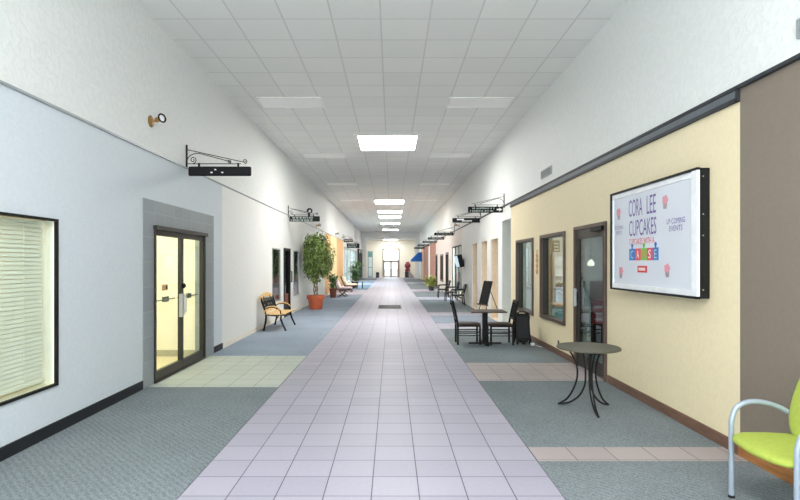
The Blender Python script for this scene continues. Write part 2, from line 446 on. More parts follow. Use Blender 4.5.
# lower right wall
wall_run('wall_right', XR, XR + TW, Y0, 4.075, 0, ZT, 'brown_wall', (), 'taupe brown wall panel behind the lime green chair')
DOORR = (6.608, 7.73, 0, 2.0)
W2 = (8.156, 9.505, .514, 1.981); W1 = (9.993, 11.34, .484, 1.967)
wall_run('wall_right', XR, XR + TW, 4.075, 11.88, 0, ZT, 'cream', [DOORR, W2, W1], 'pale yellow wall carrying the lit cupcake sign')
REC = [(11.9, 12.85, 0, 2.5), (13.33, 14.3, 0, 2.12), (14.87, 15.87, 0, 2.12), (16.6, 17.6, 0, 2.12)]
wall_run('wall_right', XR, XR + TW, 11.88, 20.2, 0, ZT, 'white_wall', REC, 'off white wall with a row of tall recesses')
SH2 = (20.3, 23.4, .1, 2.2)
wall_run('wall_right', XR, XR + TW, 20.2, 32.0, 0, ZT, 'pink_wall', [SH2, (24.9, 26.0, 0, 2.0), (27.4, 28.9, .5, 1.95), (30.9, 31.9, 0, 2.0)], 'pinkish cream wall past the hanging screen')
wall_run('wall_right', XR, XR + TW, 32.0, 37.0, 0, ZT, 'brick', (), 'salmon brick wall, nearer stretch')
wall_run('wall_right', XR, XR + TW + .0, 37.0, 38.4, 0, ZT, 'white_wall', (), 'pale pilaster between the brick stretches')
wall_run('wall_right', XR, XR + TW, 38.4, 44.4, 0, ZT, 'brick', (), 'salmon brick wall, farther stretch')
wall_run('wall_right', XR, XR + TW, 44.4, 48.0, 0, ZT, 'tan_wood', (), 'tan wooden wall facing below the blue awning')
wall_run('wall_right', XR, XR + TW, 48.0, YE, 0, ZT, 'white_wall', (), 'far white lower wall at the right end of the corridor')
# recess linings
for i, (a, c, z0, z1) in enumerate(REC):
    dpt = .5; m = 'recess' if i else 'recess_white'
    b = B()
    x1 = XR + TW
    b.box(x1 + dpt, x1 + dpt + .05, a - .05, c + .05, 0, z1 + .05)
    b.box(XR + .02, x1 + dpt, a - .02, a + .002, 0, z1); b.box(XR + .02, x1 + dpt, c - .002, c + .02, 0, z1)
    b.box(XR + .02, x1 + dpt, a, c, z1 - .002, z1 + .05); b.box(XR, x1 + dpt, a, c, -.05, .003)
    struct(b.build('wall_right_recess', m), ['tall grey white recess beside the pale yellow wall', 'beige lined recess, nearest of three', 'beige lined recess, middle of three', 'beige lined recess, farthest of three'][i], 'recess')
# end wall and its portal
ES = YE / F
edx0, edx1 = (382.5 - CX) * ES, (399.5 - CX) * ES
ztop, zmid = zz(248.5, YE), zz(260.8, YE)
b = B()
b.box(XL, edx0, YE, YE + .2, 0, ZC); b.box(edx1, XR, YE, YE + .2, 0, ZC); b.box(edx0, edx1, YE, YE + .2, ztop, ZC)
struct(b.build('wall_end', 'interior'), 'cream end wall around the daylit double doors', 'wall')
b = B(); b.box(XL, -2.45, 51, 51.3, 0, ZC); b.box(2.28, XR, 51, 51.3, 0, ZC); b.box(-2.45, 2.28, 51, 51.3, 3.92, ZC)
struct(b.build('trim_1', 'white_wall'), 'white portal framing the end lobby', 'portal')
b = B(); b.box(XL, XR, 51.3, YE, 3.85, 3.93)
struct(b.build('ceiling_lobby', 'white_wall'), 'lower white ceiling of the end lobby', 'ceiling')

# ------------------------------------------------------------------ trims and baseboards
b = B(); b.box(XL, XL + .02, Y0, 51, ZT - .014, ZT + .006)
struct(b.build('trim_2', 'trim_grey'), 'thin grey ledge along the left wall', 'trim')
b = B(); b.box(XR - .02, XR, 4.075, 11.88, 2.753, 2.835)
struct(b.build('trim_3', 'trim_mid'), 'grey band along the top of the pale yellow wall', 'trim')
b = B(); b.box(XR - .03, XR, Y0, 51, 2.828, 2.857); b.box(XR - .03, XR, 4.075, 11.88, 2.735, 2.765); b.box(XR - .03, XR, 4.072, 4.09, 2.735, 2.85)
struct(b.build('trim_4', 'trim_dark'), 'dark edge lines of the right wall band', 'trim')
b = B(); b.box(XL, XL + .015, Y0, 6.2, 0, .105); b.box(XL, XL + .015, 8.67, 9.13, 0, .105)
struct(b.build('baseboard_left', 'black_rubber'), 'black base along the pale blue wall', 'baseboard')
b = B(); b.box(XL, XL + .015, 9.13, PAN[1][0] - .02, 0, .1); b.box(XL, XL + .015, PAN[1][1] + .02, 45.4, 0, .1)
struct(b.build('baseboard_left', 'base_cream'), 'cream baseboard along the off white wall', 'baseboard')
b = B(); b.box(XR - .015, XR, 4.075, DOORR[0] - .06, 0, .1); b.box(XR - .015, XR, DOORR[1] + .06, 11.865, 0, .1)
struct(b.build('baseboard_right', 'base_brown'), 'brown baseboard under the pale yellow wall', 'baseboard')
b = B(); b.box(XR - .015, XR, Y0, 4.075, 0, .1)
struct(b.build('baseboard_right', 'base_orange'), 'orange brown baseboard behind the lime chair', 'baseboard')

# ------------------------------------------------------------------ windows and doors, left
def frame_on(b, side, y0, y1, z0, z1, w=.04, proud=.025, inner=.12, bottom=True):
    X = XL if side == 'L' else XR
    xa, xb = (X - inner, X + proud) if side == 'L' else (X - proud, X + inner)
    b.box(xa, xb, y0, y0 + w, z0, z1); b.box(xa, xb, y1 - w, y1, z0, z1)
    b.box(xa, xb, y0 + w, y1 - w, z1 - w, z1)
    if bottom: b.box(xa, xb, y0 + w, y1 - w, z0, z0 + w)
    return b
def room_shell(x0, x1, y0, y1, z1, wall, floor, open_x, label, mats=None):
    """a closed back room; open_x is the side that meets the corridor wall"""
    b = B(); t = .05
    if open_x != x0: b.box(x0 - t, x0, y0, y1, 0, z1)
    if open_x != x1: b.box(x1, x1 + t, y0, y1, 0, z1)
    b.box(x0, x1, y0 - t, y0, 0, z1); b.box(x0, x1, y1, y1 + t, 0, z1)
    b.box(x0, x1, y0 - t, y1 + t, z1, z1 + t)
    struct(b.build('wall_inner', wall), label, 'room')
    b = B().box(x0, x1, y0 - t, y1 + t, -.1, -.002)
    struct(b.build('floor_inner', floor), 'floor of the ' + label, 'floor')

r = sroot('window_1', 'large dark framed window with closed cream blinds at near left', 'window', (XL, 3.6, 0))
frame_on(B(), 'L', *WIN, w=.022, proud=.016, inner=.012)  .build('frame', 'black', r, world=True)
B().box(XL - .035, XL - .03, WIN[0] + .02, WIN[1] - .02, WIN[2] + .02, WIN[3] - .02).build('glass', 'glass', r, world=True)
b = B()
zt, zb = WIN[3] - .06, WIN[2] + .08
n = 38
for i in range(n):
    z = zb + (zt - zb) * i / (n - 1)
    m = Matrix.Translation((XL - .085, 3.55, z)) @ Matrix.Rotation(math.radians(57), 4, 'Y')
    for sg in (-1, 1):
        b.box(-.0125, .0125, -.93, 1.0, -.001, .001, m @ Matrix.Translation((sg * .0118, 0, -.0016)) @ Matrix.Rotation(sg * math.radians(20), 4, 'Y'))
b.build('blind_slats', 'blind', r, world=True)
B().box(XL - .11, XL - .06, WIN[0] + .03, WIN[1] - .07, zt + .01, WIN[3] - .03).build('blind_headrail', 'blind', r, world=True)
B().box(XL - .11, XL - .06, WIN[0] + .03, WIN[1] - .07, zb - .03, zb - .012).build('blind_bottom_rail', 'blind', r, world=True)
b = B()
for yy in (2.9, 3.6, 4.3): b.box(XL - .066, XL - .063, yy, yy + .006, zb, zt)
b.build('blind_cord', 'blind', r, world=True)
b = B(); b.box(XL - .13, XL - .012, WIN[1] - .012, WIN[1], WIN[2], WIN[3]); b.box(XL - .13, XL - .012, WIN[0], WIN[1] - .012, WIN[2], WIN[2] + .012); b.box(XL - .13, XL - .012, WIN[0], WIN[1] - .012, WIN[3] - .012, WIN[3])
b.build('reveal', 'interior', r, world=True)
room_shell(-6.0, XL - TW, 1.6, 5.6, 2.7, 'interior', 'interior_floor', XL - TW, 'lit room behind the blinds')

room_shell(-5.5, XL - TW, 6.0, 8.42, 2.7, 'interior', 'interior_floor', XL - TW, 'lit entry room behind the left double door')
b = B().box(-5.5, XL - TW, 8.405, 8.42, 0, .1)
struct(b.build('baseboard_inner', 'grey_base'), 'grey base in the entry room', 'baseboard')
r = sroot('door_1', 'bronze framed glass double door in the grey tiled surround at left', 'door', (XL, 7.37, 0))
ya, yb = DOORL[0], DOORL[1]; ym = (ya + yb) / 2
b = B(); frame_on(b, 'L', ya, yb, 0, DOORL[3], w=.035, proud=.03, inner=.06, bottom=False)
b.box(XL - .06, XL + .03, ya, yb, 0, .025); b.box(XL, XL + .06, ya - .02, yb + .02, 1.9, 1.95)
b.build('frame', 'bronze', r, world=True)
for k, (p, q) in enumerate(((ya + .035, ym), (ym, yb - .035))):
    b = B(); s = .045
    xa, xb = XL - .035, XL + .01
    b.box(xa, xb, p + .004, p + s, .03, 1.9); b.box(xa, xb, q - s, q - .004, .03, 1.9)
    b.box(xa, xb, p + s, q - s, .03, .14); b.box(xa, xb, p + s, q - s, 1.83, 1.9)
    lf = b.build('door_leaf', 'bronze', r, world=True)
    lf['_loc'] = r['_loc']
    B().box(XL - .02, XL - .014, p + s, q - s, .14, 1.83).build('pane', 'glass', lf, world=True)
    b = B(); yc = (p + q) / 2 + (.0 if k == 0 else -.05)
    b.tube([(XL - .075, p + s, 1.0), (XL - .075, q - s, 1.0)], .008)
    b.box(XL - .1, XL - .062, yc + .02, yc + .16, .97, 1.04, bev=.005)
    b.build('push_bar', 'pewter', lf, world=True)
    hy = q - .03 if k == 0 else p + .03
    b = B(); b.box(XL + .01, XL + .02, hy - .03, hy + .03, .76, 1.06); b.tube([(XL, hy, .8), (XL + .05, hy, .8), (XL + .05, hy, 1.02), (XL, hy, 1.02)], .009)
    if k == 0: b.box(XL - .005, XL + .045, hy - .05, hy + .0, .74, 1.06, bev=.006)
    b.build('handle', 'steel', lf, world=True)
    if k == 0:
        mm = Matrix.Translation((XL + .01, hy + .03, 1.17)) @ Matrix.Rotation(PI / 2, 4, 'Y')
        B().lathe([(0, 0), (.036, 0), (.036, .03), (.02, .045), (0, .045)], mtx=mm, seg=16).build('lock_cylinder', 'black', lf, world=True)
        b = B().box(XL - .012, XL - .01, p + .24, p + .42, 1.13, 1.21)
        b.build('notice_sticker', 'orange_wall', lf, world=True)
        b = B()
        for z in (1.145, 1.165, 1.185): b.box(XL - .0095, XL - .009, p + .255, p + .33, z, z + .008)
        b.box(XL - .0095, XL - .009, p + .35, p + .405, 1.145, 1.195)
        b.build('sticker_print', 'black', lf, world=True)
def ceil_lamp(name, x, y, z, sx, sy, mat, label):
    t = thing(name, label, 'lamp', (x, y, z))
    B().box(-sx / 2 - .03, sx / 2 + .03, -sy / 2 - .03, sy / 2 + .03, -.03, 0).build('housing', 'lamp_frame', t)
    B().box(-sx / 2, sx / 2, -sy / 2, sy / 2, -.036, -.03).build('diffuser', mat, t)
    return t
ceil_lamp('ceiling_panel', -4.3, 3.6, 2.7, .7, .7, 'interior_lamp', 'warm panel lamp in the room behind the blinds')
ceil_lamp('ceiling_panel', -3.9, 7.1, 2.7, 1.1, 1.1, 'interior_lamp', 'warm panel lamp in the entry room behind the double door')

# tall panes and door beside the bench
room_shell(-4.6, XL - TW, 12.6, 17.0, 2.6, 'interior_grey', 'interior_floor', XL - TW, 'dim shop behind the tall panes')
for i, (a, c, z0, z1) in enumerate(PAN):
    if i == 1:
        r = sroot('door_2', 'narrow dark glass door between two tall panes by the bench', 'door', (XL, (a + c) / 2, 0))
        b = frame_on(B(), 'L', a, c, z0, z1, w=.07, proud=.02, inner=.1); b.box(XL - .06, XL - .02, a, c, .0, .3); b.build('frame', 'black', r, world=True)
        B().box(XL - .05, XL - .045, a + .05, c - .05, .3, z1 - .05).build('glass', 'glass_dark', r, world=True)
        B().tube([(XL, c - .2, .95), (XL + .09, c - .2, .95), (XL + .09, c - .2, 1.25), (XL, c - .2, 1.25)], .018).build('handle', 'black', r, world=True)
        B().box(XL - .043, XL - .03, a + .1, c - .1, .3, .62).build('kick_panel', 'clay_dark', r, world=True)
    else:
        r = sroot('window_%d' % (2 + (i > 0)), 'tall narrow pane %s the dark glass door' % ('just nearer than' if i == 0 else 'just beyond'), 'window', (XL, (a + c) / 2, 0))
        frame_on(B(), 'L', a, c, z0, z1, w=.03, proud=.012, inner=.03).build('frame', 'trim_grey', r, world=True)
        B().box(XL - .015, XL - .01, a + .02, c - .02, z0 + .02, z1 - .02).build('glass', 'glass_dark', r, world=True)
# pale shop front behind the tall plant
room_shell(-4.8, XL - TW, 32.0, 45.0, 2.7, 'interior_white', 'interior_floor', XL - TW, 'pale shop behind the tall plant')
r = sroot('window_4', 'wide pale shop window behind the tall leafy plant', 'window', (XL, 38, 0))
b = frame_on(B(), 'L', *SHOP, w=.07, proud=.015)
for yy in (35.5, 38.5, 41.5): b.box(XL - .1, XL + .015, yy - .03, yy + .03, SHOP[2], SHOP[3])
b.build('frame', 'trim_grey', r, world=True)
B().box(XL - .05, XL - .045, SHOP[0], SHOP[1], SHOP[2], SHOP[3]).build('glass', 'glass', r, world=True)
ceil_lamp('ceiling_panel', -3.9, 38.0, 2.7, 1.0, 8.0, 'cool_lamp', 'long panel lamp in the pale shop behind the tall plant')
# dark framed doors far left
room_shell(-4.2, XL - TW, 45.1, 51.2, 2.7, 'interior_grey', 'interior_floor', XL - TW, 'shop behind the far dark framed doors')
for i, (a, c) in enumerate(((45.3, 47.4), (48.3, 50.6))):
    r = sroot('door_%d' % (3 + i), '%s dark framed glass door at the far left' % ('nearer' if i == 0 else 'farther'), 'door', (XL, a, 0))
    b = frame_on(B(), 'L', a, c, 0, 2.55, w=.16, proud=.14, inner=.1); b.box(XL - .05, XL + .1, (a + c) / 2 - .1, (a + c) / 2 + .1, 0, 2.5)
    b.box(XL - .05, XL + .18, a - .1, c + .1, 2.55, 2.72)
    b.build('frame', 'bronze', r, world=True)
    B().box(XL - .03, XL - .02, a + .1, c - .1, .1, 2.45).build('glass', 'glass_dark', r, world=True)

# ------------------------------------------------------------------ windows and doors, right
def shop_window(name, w, label):
    a, c, z0, z1 = w
    r = sroot(name, label, 'window', (XR, (a + c) / 2, 0))
    b = frame_on(B(), 'R', a, c, z0, z1, w=.05, proud=.028, inner=.02)
    b.build('frame', 'brown_frame', r, world=True)
    b = B(); t = .012
    b.box(XR + .02, XR + .12, c - .05 - t, c - .05, z0 + .04, z1 - .04); b.box(XR + .02, XR + .12, a + .05, a + .05 + t, z0 + .04, z1 - .04)
    b.box(XR + .02, XR + .12, a + .05, c - .05, z0 + .04, z0 + .04 + t); b.box(XR + .02, XR + .12, a + .05, c - .05, z1 - .04 - t, z1 - .04)
    b.build('reveal', 'bronze', r, world=True)
    B().box(XR + .08, XR + .086, a + .055, c - .055, z0 + .05, z1 - .05).build('glass', 'glass_reflect', r, world=True)
shop_window('window_5', W2, 'brown framed shop window next to the dark glass door')
shop_window('window_6', W1, 'brown framed shop window behind the standing black sign')
r = sroot('door_5', 'dark bronze glass door in the pale yellow wall beside the cupcake sign', 'door', (XR, 7.2, 0))
a, c, z0, z1 = DOORR
frame_on(B(), 'R', a - .02, c + .02, 0, z1 + .01, w=.045, proud=.022, inner=.1, bottom=False).build('casing', 'brown_frame', r, world=True)
b = B(); x0, x1 = XR + .0, XR + .05
b.box(x0, x1, a + .026, a + .12, .02, 1.963); b.box(x0, x1, c - .12, c - .026, .02, 1.963); b.box(x0, x1, a + .12, c - .12, .02, .2); b.box(x0, x1, a + .12, c - .12, 1.83, 1.963)
lf = b.build('door_leaf', 'bronze', r, world=True); lf['_loc'] = r['_loc']
B().box(XR + .022, XR + .028, a + .12, c - .12, .2, 1.83).build('pane', 'glass_dark', lf, world=True)
b = B(); b.box(XR - .05, XR - .012, c - .1, c - .04, .86, 1.12, bev=.006); b.box(XR - .02, XR + .002, c - .085, c - .055, .88, .91); b.box(XR - .02, XR + .002, c - .085, c - .055, 1.07, 1.1)
b.build('handle', 'steel', lf, world=True)
B().box(XR - .05, XR + .0, a + .05, a + .42, 1.9, 1.96).build('door_closer', 'black', lf, world=True)
# the shop behind these windows
room_shell(XR + TW, 5.6, 6.2, 11.78, 2.6, 'interior_grey', 'grey_base', XR + TW, 'shop behind the brown framed windows')
ceil_lamp('ceiling_panel', 4.3, 9.5, 2.6, 1.2, 1.2, 'cool_lamp', 'panel lamp in the shop behind the brown framed windows')
Yb = 11.76
b = B().box(3.36, 3.56, Yb - .03, Yb, 0, 1.98)
tag(b.build('wall_panel', 'orange_wall'), 'orange board on the shop back wall seen through the window', 'panel')
t = thing('display_cabinet', 'white cabinet with dark goods seen through the brown framed window', 'cabinet', (3.72, Yb - .2, 0))
B().box(-.15, .15, -.1, .16, 0, .95).build('base', 'white_plastic', t)
b = B(); b.box(-.15, -.135, -.02, .16, .95, 1.72); b.box(.135, .15, -.02, .16, .95, 1.72)
for z in (1.2, 1.45, 1.7): b.box(-.135, .135, -.02, .16, z, z + .02)
b.box(-.135, .135, .145, .16, .95, 1.7)
b.build('shelf_unit', 'white_plastic', t)
b = B()
for i in range(7): b.cushion((-.12 + .04 * i, .05, 1.0 + random.uniform(0, .03)), (.018, .03, .05), .9, nu=10, nv=6)
b.build('goods', 'black', t)
t = thing('serving_counter', 'wooden counter with teal front seen through the brown framed window', 'counter', (3.45, 10.6, 0))
B().box(-.2, .25, -.15, .2, 0, .62).build('base', 'teal', t)
B().box(-.23, .28, -.18, .23, .62, .68, bev=.008).build('worktop', 'tan_wood', t)
t = thing('menu_board', 'dark board hung above the cabinet inside the shop', 'board', (3.66, Yb - .03, 1.85))
B().box(-.07, .07, -.02, .02, -.14, .14).build('panel', 'black', t)
b = B()
for k in range(3): b.box(-.05, .05, -.024, -.02, -.09 + .07 * k, -.06 + .07 * k)
b.build('print', 'pale_letter', t)
t = thing('glint_stand_in', 'small added glow standing in for a glint in the dark glass door', 'lamp', (3.55, 9.4, 2.6))  # added glowing shape, imitates a reflected glint in the door glass
B().tube([(0, 0, 0), (0, 0, -1.05)], .006).build('cord', 'black', t)
B().lathe([(0, -1.05), (.03, -1.06), (.06, -1.12), (.05, -1.16), (0, -1.17)], seg=14).build('glint_bulb', 'glint_bulb', t, smooth=True)
t = thing('lectern', 'black lectern with red front sheet behind the dark glass door', 'lectern', (3.36, 8.6, 0))
b = B(); b.box(-.14, .14, -.1, .1, 0, .05); b.box(-.09, .09, -.04, .06, .05, .95); b.build('stand', 'black', t)
b = B(); b.prism([(-.16, 0), (.16, 0), (.11, .3), (-.11, .3)], Matrix.Translation((0, -.06, .9)) @ Matrix.Rotation(math.radians(70), 4, 'X'), .03); b.build('top', 'black', t)
B().box(-.1, .1, -.056, -.042, .5, .92).build('front_sheet', 'red', t)
b = B()
for z in (.56, .66, .76): b.box(-.07, .07, -.06, -.056, z, z + .035)
b.build('print', 'white_print', t)
# far right shop front
room_shell(XR + TW, 4.6, 20.25, 32.0, 2.7, 'interior_white', 'interior_floor', XR + TW, 'pale shop past the hanging screen')
ceil_lamp('ceiling_panel', 3.6, 23.0, 2.7, .8, 5.0, 'cool_lamp', 'long panel lamp in the pale shop past the hanging screen')
r = sroot('window_7', 'pale shop front with thin dark mullions below the hanging screen', 'window', (XR, 22, 0))
b = frame_on(B(), 'R', *SH2, w=.06, proud=.004, inner=.02)
b.box(XR - .004, XR + .02, 21.15, 21.2, .1, 2.2); b.box(XR - .01, XR + .02, 22.2, 22.4, .0, 2.2)
b.build('frame', 'trim_dark', r, world=True)
B().box(XR + .012, XR + .016, SH2[0], SH2[1], SH2[2], SH2[3]).build('glass', 'glass', r, world=True)
m = Matrix.Translation((XR + .008, 21.6, .9)) @ Matrix.Rotation(-PI / 2, 4, 'Y')
B().lathe([(0, 0), (.17, 0), (.17, .004), (0, .004)], mtx=m, seg=24).build('window_sticker', 'pink', r, world=True)
for i, (a, c, z0, z1) in enumerate(((24.9, 26.0, 0, 2.0), (30.9, 31.9, 0, 2.0))):
    r = sroot('door_%d' % (6 + i), 'dark shop door in the pinkish wall, %s of two' % ('nearer' if i == 0 else 'farther'), 'door', (XR, a, 0))
    frame_on(B(), 'R', a, c, z0, z1, w=.1, proud=.03).build('frame', 'bronze', r, world=True)
    B().box(XR + .045, XR + .05, a + .05, c - .05, .05, z1 - .05).build('glass', 'glass_dark', r, world=True)
r = sroot('window_8', 'small dark framed window between the two dark shop doors', 'window', (XR, 28, 0))
frame_on(B(), 'R', 27.4, 28.9, .5, 1.95, w=.09, proud=.03).build('frame', 'brown_frame', r, world=True)
B().box(XR + .045, XR + .05, 27.45, 28.85, .55, 1.9).build('glass', 'glass_dark', r, world=True)

# ------------------------------------------------------------------ end lobby
r = sroot('door_8', 'daylit glass double door with transom at the far end', 'door', ((edx0 + edx1) / 2, YE, 0))
b = B(); w = .14; ya, yb = YE - .04, YE + .1
b.box(edx0, edx0 + w, ya, yb, 0, ztop); b.box(edx1 - w, edx1, ya, yb, 0, ztop); b.box(edx0 + w, edx1 - w, ya, yb, ztop - w, ztop); b.box(edx0 + w, edx1 - w, ya, yb, zmid - .07, zmid + .07)
b.build('frame', 'daylight_frame', r, world=True)
xm = (edx0 + edx1) / 2
for p, q in ((edx0 + w, xm), (xm, edx1 - w)):
    b = B(); s = .11
    b.box(p, p + s, YE, YE + .05, .02, zmid - .07); b.box(q - s, q, YE, YE + .05, .02, zmid - .07); b.box(p + s, q - s, YE, YE + .05, .02, .15); b.box(p + s, q - s, YE, YE + .05, zmid - .15, zmid - .07)
    lf = b.build('door_leaf', 'daylight_frame', r, world=True); lf['_loc'] = r['_loc']
    B().box(p + s, q - s, YE + .02, YE + .026, .15, zmid - .15).build('pane', 'glass', lf, world=True)
    B().box(p + s, q - s, YE - .03, YE, .78, .84).build('push_bar', 'steel', lf, world=True)
B().box(edx0 + w, edx1 - w, YE + .02, YE + .026, zmid + .07, ztop - w).build('transom_pane', 'glass', r, world=True)
r = sroot('window_9', 'tall pale teal glazed panel on the end wall, left of doors', 'window', (-2.3, YE, 0))
b = B(); x0, x1 = -2.44, -1.94
b.box(x0, x0 + .07, YE - .04, YE, 0, 2.7); b.box(x1 - .07, x1, YE - .04, YE, 0, 2.7); b.box(x0, x1, YE - .04, YE, 2.63, 2.7); b.box(x0, x1, YE - .04, YE, .0, .1); b.box(x0, x1, YE - .04, YE, 1.0, 1.06)
b.build('frame', 'teal', r, world=True)
B().box(x0 + .07, x1 - .07, YE - .02, YE - .01, .1, 2.63).build('glass', 'interior_white', r, world=True)
B().box(x0 + .07, x1 - .07, YE - .03, YE - .022, 2.1, 2.6).build('top_sign', 'teal', r, world=True)
t = thing('trash_bin', 'dark bin on the floor left of the end doors', 'bin', ((377.5 - CX) * 53.4 / F, 53.4, 0))
B().lathe([(0, 0), (.15, 0), (.17, .03), (.17, .42), (0, .42)], seg=16).build('body', 'bin', t)
B().lathe([(.18, .42), (.18, .47), (.1, .56), (0, .57)], seg=16).build('lid', 'black', t)
t = thing('vending_machine', 'dark red machine with round glass head by the far end wall', 'vending machine', (1.64, 53.6, 0))
B().box(-.28, .28, -.22, .22, 0, .62, bev=.03).build('cabinet', 'bin', t)
B().lathe([(.2, .62), (.26, .66), (.26, .86), (.18, .93), (0, .93)], seg=18).build('neck', 'machine_red', t)
B().lathe([(.14, .93), (.26, 1.02), (.31, 1.2), (.28, 1.38), (.16, 1.5), (0, 1.52)], seg=20).build('globe', 'machine_red', t, smooth=True)
B().lathe([(.17, 1.5), (.17, 1.57), (0, 1.62)], seg=16).build('cap', 'machine_red', t)
t = thing('low_ramp', 'low brown sloped box beside the dark red machine', 'box', (1.98, 52.9, 0))
b = B(); b.prism([(-.25, 0), (.22, 0), (.22, .2), (-.25, .75)], Matrix.Translation((0, .2, 0)) @ Matrix.Rotation(PI / 2, 4, 'X'), .5); b.build('body', 'grey_icing', t)
B().box(-.27, .24, -.32, .22, 0, .02).build('base', 'bin', t)
t = thing('awning', 'bright blue awning on the right wall near the far end', 'awning', (XR, 47.5, 0))
b = B(); b.prism([(0, 2.45), (-.32, 2.4), (-.95, 1.78), (-.95, 1.6), (0, 1.6)], Matrix.Translation((0, .4, 0)) @ Matrix.Rotation(PI / 2, 4, 'X'), 1.4); b.build('canopy', 'blue_cloth', t)
B().tube([(0, -1.0, 1.62), (-.95, -1.0, 1.62), (-.95, .4, 1.62), (0, .4, 1.62)], .02).build('rail', 'steel', t)

# ------------------------------------------------------------------ ceiling fixtures
def lit_light(y0, y1, label, mat='lamp'):
    x0, x1 = -.79, .60
    t = thing('ceiling_light', label, 'ceiling light', ((x0 + x1) / 2, (y0 + y1) / 2, ZC), group='lit square ceiling lights')
    w, h = (x1 - x0) / 2, (y1 - y0) / 2
    b = B(); f = .1
    b.box(-w - f, -w, -h - f, h + f, -.035, .0); b.box(w, w + f, -h - f, h + f, -.035, .0); b.box(-w, w, -h - f, -h, -.035, 0); b.box(-w, w, h, h + f, -.035, 0)
    b.build('frame', 'lamp_frame', t)
    B().box(-w, w, -h, h, -.02, -.012).build('diffuser', mat, t)
lit_light(-.55, .95, 'unseen large lit square ceiling light added over the near end, behind the viewpoint')  # unseen fixture continuing the row, added for light on the near end
lit_light(12.33, 13.9, 'large lit square ceiling light, nearest in view, over the walkway')
for y0, o in ((25.0, 'second'), (29.9, 'third'), (33.3, 'fourth'), (39.0, 'fifth'), (46.5, 'sixth')):
    lit_light(y0, y0 + 1.5, 'lit ceiling light over the walkway, %s from the near end of view' % o, 'lamp_far' if y0 > 28 else 'lamp')
t = thing('ceiling_light', 'lit ceiling light in the end lobby before the daylit doors', 'ceiling light', (-.1, 52.9, 3.85), group='lit square ceiling lights')
B().box(-.8, .8, -.8, .8, -.03, 0).build('frame', 'lamp_frame', t)
B().box(-.7, .7, -.7, .7, -.04, -.03).build('diffuser', 'lamp_far', t)
for y0, row in ((9.54, 'nearest row'), (14.42, 'second row'), (19.7, 'third row'), (24.8, 'fourth row')):
    for x0, x1, sd in ((-2.45, -1.28, 'left'), (1.05, 2.22, 'right')):
        t = thing('ceiling_troffer', 'unlit white ceiling panel light on the %s, %s' % (sd, row), 'ceiling light', ((x0 + x1) / 2, y0 + .3, ZC), group='unlit ceiling panel lights')
        w = (x1 - x0) / 2; b = B(); h = .3; f = .025
        b.box(-w, w, -h, -h + f, -.02, 0); b.box(-w, w, h - f, h, -.02, 0); b.box(-w, -w + f, -h + f, h - f, -.02, 0); b.box(w - f, w, -h + f, h - f, -.02, 0)
        b.build('frame', 'lamp_frame', t)
        B().box(-w + f, w - f, -h + f, h - f, -.014, -.004).build('diffuser', 'lamp_off', t)

